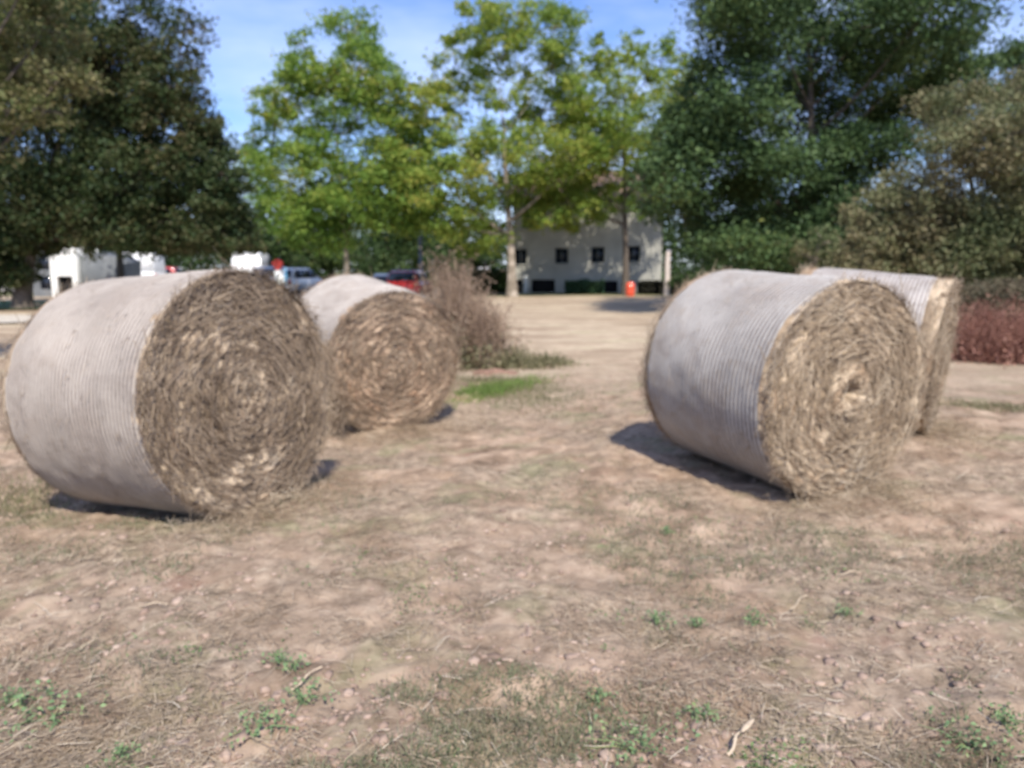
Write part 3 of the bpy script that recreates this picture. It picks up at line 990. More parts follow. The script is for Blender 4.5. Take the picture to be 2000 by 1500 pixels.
# ------------------------------------------------------------------ the house and the shed
def wall_panel(mb, x0, x1, z0, z1, y, t, holes):
    """front skin in the plane y with real openings, reveals t deep"""
    xs = sorted({x0, x1, *[h[0] for h in holes], *[h[1] for h in holes]})
    zs = sorted({z0, z1, *[h[2] for h in holes], *[h[3] for h in holes]})
    for i in range(len(xs) - 1):
        for j in range(len(zs) - 1):
            cx, cz = (xs[i] + xs[i + 1]) / 2, (zs[j] + zs[j + 1]) / 2
            if any(h[0] < cx < h[1] and h[2] < cz < h[3] for h in holes):
                continue
            mb.add([(xs[i], y, zs[j]), (xs[i + 1], y, zs[j]), (xs[i + 1], y, zs[j + 1]), (xs[i], y, zs[j + 1])], [(0, 1, 2, 3)])
    for a, b_, c, d in holes:
        mb.add([(a, y, c), (a, y + t, c), (a, y + t, d), (a, y, d)], [(0, 1, 2, 3)])
        mb.add([(b_, y, c), (b_, y, d), (b_, y + t, d), (b_, y + t, c)], [(0, 1, 2, 3)])
        mb.add([(a, y, d), (a, y + t, d), (b_, y + t, d), (b_, y, d)], [(0, 1, 2, 3)])
        mb.add([(a, y, c), (b_, y, c), (b_, y + t, c), (a, y + t, c)], [(0, 1, 2, 3)])


def stucco(name, a, b_):
    m, n, b, _ = new_mat(name)
    c = coord(n)
    f = noise(n, c, 1.2, 6, 0.6)
    g = noise(n, c, 12, 4, 0.6)
    col = ramp(n, f, [(0.3, a), (0.7, b_)])
    n.links.new(col, b.inputs['Base Color'])
    bump(n, b, g, 0.3, 0.01)
    return m


render_m = stucco('weathered_render', (0.33, 0.325, 0.29), (0.44, 0.43, 0.385))
white_render = stucco('white_render', (0.72, 0.72, 0.70), (0.84, 0.84, 0.81))
shade_grey_render = stucco('shade_grey_render', (0.11, 0.12, 0.13), (0.19, 0.20, 0.21))  # shade on the white shed, put into the colour as grey
tile_m = flat_mat('old_roof_tiles', (0.30, 0.20, 0.15), 0.9, var=0.35, scale=4)
glass_m, gn, gb, _ = new_mat('dark_window_glass')
gb.inputs['Base Color'].default_value = (0.015, 0.02, 0.03, 1)
gb.inputs['Roughness'].default_value = 0.08
gb.inputs['Specular IOR Level'].default_value = 0.6
frame_m = flat_mat('painted_frames', (0.12, 0.14, 0.15), 0.6)
dark_in = flat_mat('dark_interior', (0.02, 0.02, 0.022), 0.9)  # near-black colour stands for the shade inside openings


def make_house():
    yaw = math.radians(-8)
    b = G(1150, 570, 42)
    ro = thing('farmhouse', 'grey rendered two-storey house in dappled shade behind the yellowing trees', 'house', b, yaw)
    x0, x1, H, D = -4.15, 3.85, 5.0, 7.0
    wins = [(-3.75, 1.95), (-1.5, 2.0), (0.45, 2.05), (2.35, 2.1)]
    ups = [(-3.3, 3.9), (-1.3, 3.9)]
    holes = [(wx - .36, wx + .36, wz - .42, wz + .42) for wx, wz in wins + ups]
    cellars = [(-4.05, -3.62, 0.02, 0.72), (-3.15, -1.85, 0.02, 0.72), (0.55, 1.55, 0.02, 0.66)]
    mb = MB()
    wall_panel(mb, x0, x1, -0.3, H, 0, 0.28, holes + cellars)
    mb.add([(x0, 0, -.3), (x0, D, -.3), (x0, D, H), (x0, 0, H), (x1, 0, -.3), (x1, D, -.3), (x1, D, H), (x1, 0, H)],
           [(0, 3, 2, 1), (4, 5, 6, 7), (1, 2, 6, 5)])
    g = H + 1.7
    mb.add([(x0, 0, H), (x0, D, H), (x0, D / 2, g), (x1, 0, H), (x1, D, H), (x1, D / 2, g)], None, [(0, 2, 1), (3, 4, 5)])
    mb.build('wall', render_m, ro)
    rf = MB()
    for sgn in (0, 1):
        y0 = -0.35 if sgn == 0 else D + 0.35
        zz = H - 0.15
        pts = []
        for x in (x0 - .25, x1 + .25):
            pts += [(x, y0, zz), (x, D / 2, g + 0.06), (x, D / 2, g + 0.16), (x, y0, zz + .12)]
        rf.add(pts, [(0, 1, 2, 3), (4, 7, 6, 5), (0, 4, 5, 1), (3, 2, 6, 7), (0, 3, 7, 4)])
    roof = rf.build('roof', tile_m, ro)
    ch = MB().box(-3.2, -2.6, D / 2 - .35, D / 2 + .35, g - 0.4, g + 0.9).build('chimney', render_m, roof)
    for wx, wz in wins + ups:
        f = MB()
        a, c_, e, h = wx - .36, wx + .36, wz - .42, wz + .42
        for q in ((a, a + .05, e, h), (c_ - .05, c_, e, h), (a + .05, c_ - .05, e, e + .05), (a + .05, c_ - .05, h - .05, h), (wx - .02, wx + .02, e + .05, h - .05)):
            f.box(q[0], q[1], 0.13, 0.18, q[2], q[3])
        fo = f.build('window', frame_m, ro)
        MB().box(a + .05, c_ - .05, 0.15, 0.16, e + .05, h - .05).build('pane', glass_m, fo)
        MB().box(a - .06, c_ + .06, -0.05, 0.10, e - .07, e - .003).build('sill', render_m, fo)
    for a, c_, e, h in cellars:
        MB().box(a, c_, 0.25, 0.30, e, h).build('cellar_dark_panel', dark_in, ro)  # panel painted near-black as the shade inside the cellar opening
    # short white post between the cellar openings
    MB().box(-3.52, -3.34, -0.18, -0.01, -0.05, 0.95, 0.02).build('pillar', white_render, ro)
    return ro


make_house()


def make_shed():
    d = 36
    b = G(140, 570, d)
    ro = thing('white_shed', 'low white outbuilding under the dark olive tree with one sunlit wall', 'shed', b, math.radians(6))
    s = d / 1500

    def X(px):
        return (px - 140) * s
    g0 = b.z
    # body with a window and a door, its shade put into the grey colour
    holes = [(X(74), X(98), 0.35, 0.95), (X(74), X(98), 1.25, 1.9)]
    m = MB()
    wall_panel(m, X(60), X(104), -0.2, 2.35, 0.5, 0.1, holes)
    m.box(X(60), X(104), 0.62, 3.0, -0.2, 2.35)
    m.build('side_wall', shade_grey_render, ro)
    for h in holes:
        MB().box(h[0], h[1], 0.57, 0.60, h[2], h[3]).build('window', glass_m, ro)
    # bright porch with a dark opening
    m = MB()
    wall_panel(m, X(104), X(152), -0.2, 2.3, 0.0, 0.3, [(X(115), X(143), -0.19, 0.95)])
    m.add([(X(104), 0, -.2), (X(104), 2.5, -.2), (X(104), 2.5, 2.3), (X(104), 0, 2.3), (X(152), 0, -.2), (X(152), 2.5, -.2), (X(152), 2.5, 2.3), (X(152), 0, 2.3)],
          [(0, 3, 2, 1), (4, 5, 6, 7), (3, 7, 6, 2)])
    m.build('sunlit_wall', white_render, ro)
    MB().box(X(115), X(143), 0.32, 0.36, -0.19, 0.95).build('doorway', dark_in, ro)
    # lower wing with a slanting roof, shade painted in as grey
    m = MB()
    r = []
    for px, zt in ((153, 1.95), (180, 1.9), (214, 1.8), (219, 1.6), (230, 1.5)):
        r.append([(X(px), 0.35, -0.2), (X(px), 2.8, -0.2), (X(px), 2.8, zt + .2), (X(px), 0.35, zt)])
    m.loft(r, caps=True)
    m.build('wing', shade_grey_render, ro)
    MB().box(X(56), X(108), 0.35, 3.2, 2.353, 2.45).build('roof', tile_m, ro)


make_shed()


# ------------------------------------------------------------------ vehicles
def paint(name, c, metal=0.0):
    m, n, b, _ = new_mat(name)
    f = noise(n, coord(n), 3, 4)
    n.links.new(ramp(n, f, [(0.3, tuple(x * 0.93 for x in c)), (0.7, c)]), b.inputs['Base Color'])
    b.inputs['Roughness'].default_value = 0.32
    b.inputs['Metallic'].default_value = metal
    b.inputs['Specular IOR Level'].default_value = 0.5
    b.inputs['Coat Weight'].default_value = 0.6
    b.inputs['Coat Roughness'].default_value = 0.08
    return m


pt_white = paint('white_paint', (0.80, 0.80, 0.79))
pt_red = paint('red_paint', (0.45, 0.03, 0.035))
pt_blue = paint('blue_paint', (0.06, 0.16, 0.42))
pt_silver = paint('silver_paint', (0.52, 0.53, 0.54), 0.4)
tyre_m = flat_mat('tyre_rubber', (0.03, 0.03, 0.03), 0.9)
rim_m = flat_mat('wheel_rim', (0.45, 0.45, 0.46), 0.35, 0.8)
light_red = flat_mat('red_lamp_glass', (0.5, 0.02, 0.02), 0.15)
light_clear = flat_mat('clear_lamp_glass', (0.75, 0.75, 0.75), 0.1)
trim_m = flat_mat('black_trim', (0.03, 0.03, 0.03), 0.6)
plate_m = flat_mat('blank_plate', (0.75, 0.74, 0.68), 0.5)


def make_vehicle(name, label, cat, loc, rz, pm, kind='car', group=None):
    """length along local Y, front towards +Y"""
    ro = thing(name, label, cat, loc, rz, group)
    if kind == 'van':
        L, Wv, H, belt, zb = 5.2, 1.95, 2.35, 1.15, 0.28
        st = [(-2.6, .95, 1.0), (-2.55, 1.0, 1.14), (1.35, 1.0, 1.16), (2.1, .97, 1.1), (2.5, .9, .85), (2.6, .82, .7)]
        cab = [(-2.56, 1.14, 0.99, 0), (-2.48, H - .12, 0.90, 0), (-2.3, H, 0.84, 1), (0.7, H, 0.84, 1), (1.0, H - .1, 0.86, 1), (1.95, 1.14, 0.93, 0)]
    else:
        L, Wv, H, belt, zb = 4.2, 1.74, 1.48, 0.88, 0.22
        st = [(-2.1, .86, .72), (-2.02, .97, .92), (-1.2, 1.0, .94), (1.0, 1.0, .93), (1.7, .95, .80), (2.05, .86, .66), (2.12, .8, .55)]
        cab = [(-1.98, .90, 0.93, 0), (-1.62, H - .08, 0.77, 0), (-1.35, H, 0.72, 1), (0.05, H, 0.72, 1), (0.35, H - .06, 0.75, 1), (1.2, .92, 0.88, 0)]
    hw = Wv / 2
    rings = []
    for y, w, zt in st:
        z0 = zb
        prof = [(-.9, z0), (.9, z0), (1.0, z0 + .12), (1.02, (z0 + zt) / 2), (.97, zt - .05), (.86, zt), (-.86, zt), (-.97, zt - .05), (-1.02, (z0 + zt) / 2), (-1.0, z0 + .12)]
        rings.append([(x * w * hw, y, z) for x, z in prof])
    MB().loft(rings, caps=True).build('body', pm, ro, False)
    # cabin shell: one skin from rear window foot over the roof to the windscreen foot
    cb = MB()
    base_z = belt - 0.02
    secs = []
    for y, z, w, _r in cab:
        secs.append([(-w * hw * 0.985, y, base_z), (-w * hw, y, max(z - .03, base_z + 0.001)), (-w * hw * .93, y, z), (w * hw * .93, y, z), (w * hw, y, max(z - .03, base_z + 0.001)), (w * hw * 0.985, y, base_z)])
    cb.loft(secs, caps=True)
    cb.build('cabin', pm, ro)

    def slab(name, q, mat, off=0.012):
        q = np.array(q, float)
        n_ = np.cross(q[1] - q[0], q[3] - q[0])
        n_ /= np.linalg.norm(n_)
        a, c_ = q + n_ * off, q - n_ * 0.01
        MB().add(np.vstack([a, c_]), [(0, 1, 2, 3), (7, 6, 5, 4), (0, 4, 5, 1), (1, 5, 6, 2), (2, 6, 7, 3), (3, 7, 4, 0)]).build(name, mat, ro)

    def between(i, j, t):
        a, c_ = cab[i], cab[j]
        return (a[0] + (c_[0] - a[0]) * t, a[1] + (c_[1] - a[1]) * t, (a[2] + (c_[2] - a[2]) * t) * hw * 0.90)
    y0, z0, w0 = between(0, 1, .12 if kind == 'car' else .35)
    y1, z1, w1 = between(0, 1, .92)
    if kind == 'car':
        slab('rear_window', [(w0, y0, z0), (-w0, y0, z0), (-w1, y1, z1), (w1, y1, z1)], glass_m)
    y0, z0, w0 = between(5, 4, .08)
    y1, z1, w1 = between(5, 4, .94)
    slab('windscreen', [(-w0, y0, z0), (w0, y0, z0), (w1, y1, z1), (-w1, y1, z1)], glass_m)
    zt, zl = H - .12, belt + .06
    fr = cab[5][0] - .35
    segs = [(-1.5, -.35), (-.28, .62)] if kind == 'car' else [(0.55, 1.45)]
    for a, c_ in segs:
        for sx in (-1, 1):
            wl, wu = 0.915 * hw if kind == 'car' else .985 * hw, 0.775 * hw if kind == 'car' else .90 * hw
            pts = [(sx * wl, a, zl), (sx * wl, c_ + .12, zl), (sx * wu, c_ - .12, zt), (sx * wu, a + .1, zt)]
            if sx < 0:
                pts = pts[::-1]
            slab('side_window', pts, glass_m, 0.03)
    R_ = 0.31 if kind == 'car' else 0.34
    for sx in (-1, 1):
        for y in (-L * .31, L * .31):
            tm = MB()
            prof = [(0.0, R_ - .09), (0.0, R_ - .02), (.02, R_), (.17, R_), (.19, R_ - .02), (.19, R_ - .09)]
            a = np.arange(20) / 20 * 2 * np.pi
            rg = [[(sx * (hw - .175 + o_), y + r_ * math.cos(q), R_ + r_ * math.sin(q)) for q in a] for o_, r_ in prof]
            tm.loft(rg, caps=True)
            t_ = tm.build('wheel', tyre_m, ro)
            rm = MB()
            rm.loft([[(sx * (hw + .005 + o_), y + r_ * math.cos(q), R_ + r_ * math.sin(q)) for q in a] for o_, r_ in ((0, R_ - .09), (.018, R_ - .12), (.008, .06), (.02, .04))], caps=True)
            rm.build('rim', rim_m, t_)
        zt_ = .74 if kind == 'car' else .95
        MB().box(min(sx * hw * .62, sx * hw * .9), max(sx * hw * .62, sx * hw * .9), -L / 2 - .03, -L / 2 + .1, zt_ - .1, zt_ + .06, .015).build('taillight', light_red, ro)
        MB().box(min(sx * hw * .5, sx * hw * .8), max(sx * hw * .5, sx * hw * .8), L / 2 - .12, L / 2 + .015, .5, .64, .015).build('headlight', light_clear, ro)
    MB().box(-hw * .88, hw * .88, -L / 2 - .07, -L / 2 + .08, .3, .5, .03).build('rear_bumper', pm, ro)
    MB().box(-.26, .26, -L / 2 - .09, -L / 2 - .072, .52, .63).build('number_plate', plate_m, ro)
    MB().box(-hw * .88, hw * .88, L / 2 - .1, L / 2 + .06, .26, .44, .03).build('front_bumper', trim_m, ro)
    return ro


VG = 'vehicles parked behind the field'
make_vehicle('parked_van', 'white van parked beside the dark trunk, behind the largest bale', 'van', G(236, 560, 50), math.radians(92), pt_white, 'van', VG)
make_vehicle('parked_car', 'red car half hidden by the white van', 'car', G(300, 560, 55), math.radians(95), pt_red, 'car', VG)
make_vehicle('parked_car', 'blue car just right of the white van', 'car', G(308, 560, 60), math.radians(60), pt_blue, 'car', VG)
make_vehicle('parked_car', 'small pale car above the top of the largest bale', 'car', G(352, 560, 62), math.radians(20), pt_white, 'car', VG)
make_vehicle('parked_van', 'white van behind the brown end of the largest bale', 'van', G(498, 560, 52), math.radians(8), pt_white, 'van', VG)
make_vehicle('parked_car', 'silver car just left of the red-topped sign', 'car', G(533, 560, 43), math.radians(5), pt_silver, 'car', VG)
make_vehicle('parked_car', 'pale car just right of the red-topped sign', 'car', G(582, 560, 44), math.radians(-14), pt_white, 'car', VG)
make_vehicle('parked_car', 'red car behind the tawny-ended bale near the lamp post', 'car', G(802, 560, 40), math.radians(-6), pt_red, 'car', VG)
make_vehicle('parked_car', 'white car just left of the red car near the lamp post', 'car', G(752, 560, 46), math.radians(12), pt_white, 'car', VG)
make_vehicle('parked_car', 'white car half hidden by the dead weeds', 'car', G(950, 560, 58), math.radians(8), pt_white, 'car', VG)


# ------------------------------------------------------------------ street furniture
def make_sign():
    d = 36
    b = G(548, 560, d)
    ro = thing('road_sign', 'white and blue panel with a red disc on top, between the two big bales', 'sign', b, math.radians(3))
    steel = flat_mat('galvanised_steel', (0.35, 0.36, 0.37), 0.4, 0.7)
    MB().tube([(0, 0, -.05), (0, 0, 1.85)], 0.03, 8, True).build('post', steel, ro)
    a = np.arange(28) / 28 * 2 * np.pi
    zc = 1.55
    MB().loft([[(-.07 + .25 * math.cos(q), y, zc + .24 * math.sin(q)) for q in a] for y in (-.05, -.075)], caps=True).build('red_disc', paint('sign_red', (0.62, 0.06, 0.05)), ro)
    MB().box(-.24, .19, -.07, -.04, .62, 1.27, .008).build('white_panel', paint('sign_white', (0.82, 0.82, 0.82)), ro)
    MB().box(.195, .33, -.07, -.04, .62, 1.42, .008).build('blue_panel', paint('sign_blue', (0.12, 0.33, 0.55)), ro)


make_sign()


def make_lamp():
    b = G(823, 560, 40)
    ro = thing('street_lamp', 'slim blue-grey lamp post behind the tawny-ended bale', 'lamp post', b)
    m = flat_mat('blue_grey_paint', (0.17, 0.21, 0.29), 0.5)
    MB().tube([(0, 0, -.1), (0, 0, .6), (0, 0, .65), (-.05, 0, 4.9)], [.14, .14, .10, .06], 12, True).build('pole', m, ro, True)
    MB().tube([(-.05, 0, 4.88), (-.1, -.15, 5.1), (-.2, -.6, 5.2)], [.04, .035, .03], 8, True).build('arm', m, ro, True)
    MB().box(-.3, -.1, -.95, -.5, 5.14, 5.24, .03).build('lantern', flat_mat('lamp_housing', (.4, .42, .44), .4), ro)
    # small pale notice fixed low on the pole
    MB().box(-.24, .12, -.19, -.165, .55, .95, .006).build('notice_plate', pt_white, ro)


make_lamp()


def make_post():
    b = G(1302, 571, 38.2)
    ro = thing('wooden_post', 'pale upright post at the edge of the dark tree shadow', 'post', b)
    m = bark_mat('bleached_wood', (0.52, 0.44, 0.38), (0.70, 0.61, 0.54))
    MB().tube([(0, 0, -.1), (.01, 0, .8), (-.01, 0, 1.6), (.02, 0, 2.15)], [.155, .14, .13, .115], 10, True).build('shaft', m, ro, True)
    MB().tube([(.02, 0, 2.153), (.02, 0, 2.2)], [.12, .07], 10, True).build('cap', flat_mat('grey_cap', (.28, .28, .33), .6), ro, True)


make_post()


def make_bin():
    b = G(1231, 567, 36.5)
    ro = thing('red_drum', 'small orange-red drum at the foot of the trunk before the house', 'bin', b)
    m = paint('orange_red_plastic', (0.72, 0.09, 0.035))
    a = np.arange(24) / 24 * 2 * np.pi
    pr = [(0, .19), (.03, .21), (.18, .215), (.2, .225), (.22, .215), (.4, .215), (.42, .225), (.44, .215), (.6, .2), (.63, .16)]
    MB().loft([[(r * math.cos(q), r * math.sin(q), z) for q in a] for z, r in pr], caps=True).build('drum_body', m, ro, True)
    MB().loft([[(r * math.cos(q), r * math.sin(q), z) for q in a] for z, r in ((.632, .15), (.65, .15), (.67, .1))], caps=True).build('lid', m, ro, True)


make_bin()


def make_hedge(name, label, px0, px1, d, h, mat, seed, size=0.12, depth=0.6, n=9000):
    rng = np.random.default_rng(seed)
    x0, x1 = P(px0, 560, d).x, P(px1, 560, d).x
    b = G((px0 + px1) / 2, 560, d)
    ro = thing(name, label, 'hedge', b)
    w = (x1 - x0) / 2
    C = np.stack([rng.uniform(-w, w, n), rng.uniform(-depth, depth, n), h * rng.uniform(0, 1, n) ** 0.7], -1)
    C[:, 2] *= 0.85 + 0.18 * vnoise(C[:, 0] * 1.7, C[:, 1], 0, seed)
    leaf_mesh('foliage', C, size, mat, ro, rng)
    st = MB()
    for k in range(10):
        x = rng.uniform(-w, w)
        st.tube([(x, 0, -.05), (x + rng.normal(0, .06), rng.normal(0, .1), h * .8)], [.02, .008], 5)
    st.build('stems', bark_dark, ro)


make_hedge('clipped_hedge', 'low green hedge along the foot of the house wall', 1105, 1178, 40.4, 0.75, leaf_mat('hedge_leaves', [(0.03, 0.07, 0.035), (0.06, 0.12, 0.06), (0.09, 0.16, 0.08)], .2, .4), 301)
make_hedge('dark_hedge', 'dark hedge right of the orange-red drum', 1248, 1330, 40.0, 0.8, leaf_mat('dark_hedge_leaves', [(0.012, 0.015, 0.012), (0.03, 0.03, 0.02), (0.045, 0.04, 0.03)], .1, .4), 302)
make_hedge('scrub_hedge', 'dark scrub under the big dark tree behind the right bales', 1420, 1800, 27, 1.45, lf_back, 303, 0.13, 1.3, 26000)
make_hedge('scrub_hedge', 'dark scrub left of the house corner trunk', 860, 990, 44, 1.5, lf_back, 304, 0.2, 1.0, 9000)


# ------------------------------------------------------------------ dead weeds, bramble, bracken, grass
dead_m = leaf_mat('dead_stalks', [(0.12, 0.08, 0.055), (0.22, 0.15, 0.105), (0.33, 0.24, 0.17), (0.50, 0.40, 0.29)], .1, .4, pscale=2)
dock_m = leaf_mat('red_dry_stalks', [(0.13, 0.055, 0.04), (0.25, 0.115, 0.085), (0.36, 0.19, 0.14), (0.48, 0.32, 0.24)], .15, .45, pscale=2)
weed_m = leaf_mat('fresh_weed', [(0.12, 0.17, 0.08), (0.16, 0.26, 0.12), (0.26, 0.36, 0.17), (0.30, 0.32, 0.12)], .3, .4, pscale=3)
grass_m = leaf_mat('green_grass', [(0.10, 0.16, 0.04), (0.16, 0.25, 0.06), (0.24, 0.32, 0.09), (0.34, 0.34, 0.17)], .35, .4, pscale=2)
dull_grass = leaf_mat('dull_grass', [(0.10, 0.11, 0.055), (0.17, 0.17, 0.09), (0.25, 0.23, 0.13), (0.36, 0.31, 0.2)], .3, .4, pscale=2)


def stalks(name, label, cat, x, y, h, rx, ry, n, mat, seed, top_mat=None, twigs=5, head=0.03, group=None, lean=0.18, width=0.007, leaf_n=0, leaf_m=None):
    rng = np.random.default_rng(seed)
    ro = thing(name, label, cat, (x, y, float(ground_base(x, y))), 0, group)
    p = np.stack([rng.normal(0, rx, n), rng.normal(0, ry, n), np.full(n, -0.03)], -1)
    d = np.stack([rng.normal(0, lean, n), rng.normal(0, lean, n), np.ones(n)], -1)
    d /= np.linalg.norm(d, axis=1)[:, None]
    fall = np.exp(-(p[:, 0] / (rx * 1.6)) ** 2)
    L = h * rng.uniform(0.45, 1.05, n) * (0.45 + 0.55 * fall)
    VV, FF, off = [], [], 0
    for k in range(2):
        a = rng.uniform(0, 2 * np.pi, n)
        nr = np.stack([np.cos(a), np.sin(a), np.zeros(n)], -1)
        nr -= d * (nr * d).sum(1)[:, None]
        nr /= np.linalg.norm(nr, axis=1)[:, None]
        V, F = ribbons(p, d, nr, L, np.full(n, width), rng.normal(0, .05, n) * (k == 0), rng)
        VV.append(V)
        FF.append(F + off)
        off += len(V)
    m = n * twigs
    i = rng.integers(0, n, m)
    t = rng.uniform(0.35, 1, m)
    q = p[i] + d[i] * (L[i] * t)[:, None]
    dd = rng.normal(0, 1, (m, 3)) * np.array([1, 1, 0.5]) + np.array([0, 0, .9])
    dd /= np.linalg.norm(dd, axis=1)[:, None]
    nr = np.cross(dd, rng.normal(0, 1, (m, 3)))
    nr /= np.linalg.norm(nr, axis=1)[:, None]
    l2 = rng.uniform(.06, .22, m) * h
    V, F = ribbons(q, dd, nr, l2, np.full(m, width * .55), rng.normal(0, .1, m), rng)
    VV.append(V)
    FF.append(F + off)
    s = np_mesh('stems', np.vstack(VV), np.vstack(FF), mat, ro)
    s['kind'] = 'stuff'
    if head:
        e = q + dd * l2[:, None]
        rep = 4
        C = np.repeat(e, rep, 0) + rng.normal(0, head * .7, (m * rep, 3))
        o = leaf_mesh('seed_heads', C, head, top_mat or mat, ro, rng, 0.1)
        o['kind'] = 'stuff'
    if leaf_n:
        C = np.stack([rng.normal(0, rx * 1.3, leaf_n), rng.normal(0, ry * 1.3, leaf_n), np.abs(rng.normal(0, h * .16, leaf_n))], -1)
        o = leaf_mesh('lower_leaves', C, 0.06, leaf_m or dull_grass, ro, rng)
        o['kind'] = 'stuff'
    return ro


q = P(880, 700, 11.6)
stalks('dead_weeds', 'tallest clump of dead brown weeds beside the tawny-ended bale', 'weeds', q.x, 11.6, 1.66, .22, .25, 330, dead_m, 401, lean=.11, group='dead weed clumps by the tawny bale', leaf_n=1200)
q = P(945, 700, 11.2)
stalks('dead_weeds', 'middle clump of dead grey-brown weeds, thinner and lower', 'weeds', q.x, 11.3, 1.15, .20, .22, 170, dead_m, 402, group='dead weed clumps by the tawny bale', leaf_n=1600)
q = P(912, 560, 12.6)
stalks('dead_weeds', 'bushy dead weeds standing behind the other two clumps, before the white car', 'weeds', q.x, 12.7, 1.50, .24, .25, 190, dead_m, 403, group='dead weed clumps by the tawny bale', head=0.035)
q = P(1010, 690, 11.2)
stalks('grass_tuft', 'dull green tuft at the right foot of the dead weeds', 'grass tuft', q.x, 11.3, .38, .22, .16, 420, dull_grass, 404, twigs=1, head=0, lean=.35, leaf_n=600)
q = P(1075, 690, 11.4)
stalks('grass_tuft', 'low pale green tuft standing alone on the mown field', 'grass tuft', q.x, 11.6, .26, .18, .12, 350, dull_grass, 405, twigs=1, head=0, lean=.4, leaf_n=300)

bramble_m = leaf_mat('bramble_leaves', [(0.05, 0.05, 0.03), (0.09, 0.085, 0.05), (0.15, 0.12, 0.075), (0.24, 0.18, 0.13)], .2, .5, pscale=1.5)
for k, (px, dd, hh, lab) in enumerate(((1915, 13.6, 1.22, 'dull brown bramble bush right beside the rim of the hidden bale'), (2010, 13.9, 1.32, 'dull brown bramble bush at the edge of the picture'),
                                       (2130, 13.6, 1.3, 'dull brown bramble bush beyond the edge bramble'))):
    p = G(px, 600, dd)
    rng = np.random.default_rng(500 + k)
    ro = stalks('bramble_bush', lab, 'bush', p.x, dd, hh, .38, .3, 150, dead_m, 410 + k, twigs=6, head=0.02, group='bramble bushes at the field edge', lean=.4)
    n = 9000
    C = np.stack([rng.normal(0, .42, n), rng.normal(0, .35, n), rng.uniform(0.05, 1, n) ** .8 * hh * .95], -1)
    o = leaf_mesh('foliage', C, .055, bramble_m, ro, rng)
    o['kind'] = 'stuff'
for k, (px, dd, lab) in enumerate(((1925, 12.3, 'reddish dry plants at the foot of the first bramble'), (1995, 12.0, 'reddish dry plants under the edge bramble'), (2080, 12.1, 'reddish dry plants past the edge bramble'))):
    p = G(px, 600, dd)
    ro = stalks('dry_dock', lab, 'weeds', p.x, dd, .98, .27, .22, 330, dock_m, 420 + k, twigs=5, head=0.03, group='reddish dry plants at the field edge', lean=.3, leaf_n=3000, leaf_m=dock_m)


def red_mound():
    c = G(965, 728, 10.6)
    rng = np.random.default_rng(77)
    nr_, na = 14, 36
    V = []
    for i in range(nr_):
        for j in range(na):
            r, a = i / (nr_ - 1), j / na * 2 * math.pi
            rx, ry = .42 * (1 + .15 * math.sin(3 * a + 1)), .34
            z = .085 * (1 - r * r) - .02
            z += .02 * float(vnoise(math.cos(a) * r * 5, math.sin(a) * r * 5, 1, 9)) * (1 - r)
            x, y = rx * r * math.cos(a), ry * r * math.sin(a)
            V.append((x, y, z + float(ground_base(c.x + x, c.y + y)) - c.z))
    k = np.arange(nr_ - 1)[:, None] * na
    i = np.arange(na)
    j = (i + 1) % na
    F = np.stack([k + i, k + na + i, k + na + j, k + j], -1).reshape(-1, 4)
    o = np_mesh('molehill', V, F, flat_mat('red_earth', (0.24, 0.145, 0.105), .95, var=.35, scale=14), smooth=True)
    o.location = c
    tag(o, 'small heap of bare red earth at the foot of the dead weeds', 'earth heap')


red_mound()


def blades(name, label, cx, cy, rx, ry, n, h, mat, seed, wid=0.006, ang=0.0, mask=None):
    rng = np.random.default_rng(seed)
    x, y = rng.normal(0, rx, n), rng.normal(0, ry, n)
    x, y = cx + x * math.cos(ang) - y * math.sin(ang), cy + x * math.sin(ang) + y * math.cos(ang)
    z = ground_height(x, y) - 0.005
    d = np.stack([rng.normal(0, .5, n), rng.normal(0, .5, n), np.ones(n)], -1)
    d /= np.linalg.norm(d, axis=1)[:, None]
    nr = np.cross(d, rng.normal(0, 1, (n, 3)))
    nr /= np.linalg.norm(nr, axis=1)[:, None]
    V, F = ribbons(np.stack([x, y, z], -1), d, nr, h * rng.uniform(.4, 1.2, n), np.full(n, wid), rng.normal(0, .15, n), rng)
    o = np_mesh(name, V, F, mat)
    return tag(o, label, kind='stuff')


g = G(965, 765, 9.1)
blades('grass_patch', 'dull grass fringing the bright green strip', g.x + .15, 9.2, .35, .65, 4500, .05, dull_grass, 604, .007, 0.4)
blades('grass_patch', 'bright green grass strip right of the tawny-ended bale', g.x + .05, 9.1, .13, .45, 3600, .06, grass_m, 601, .008, -0.54)
g = G(1920, 800, 7.9)
blades('grass_patch', 'faint green grass right of the hidden bale', g.x + .1, 7.9, .4, .12, 1500, .05, dull_grass, 602, .007, -0.2)
blades('grass_patch', 'pale green grass at the outer side of the largest bale', -3.3, 4.55, .3, .35, 2500, .06, dull_grass, 603, .006)


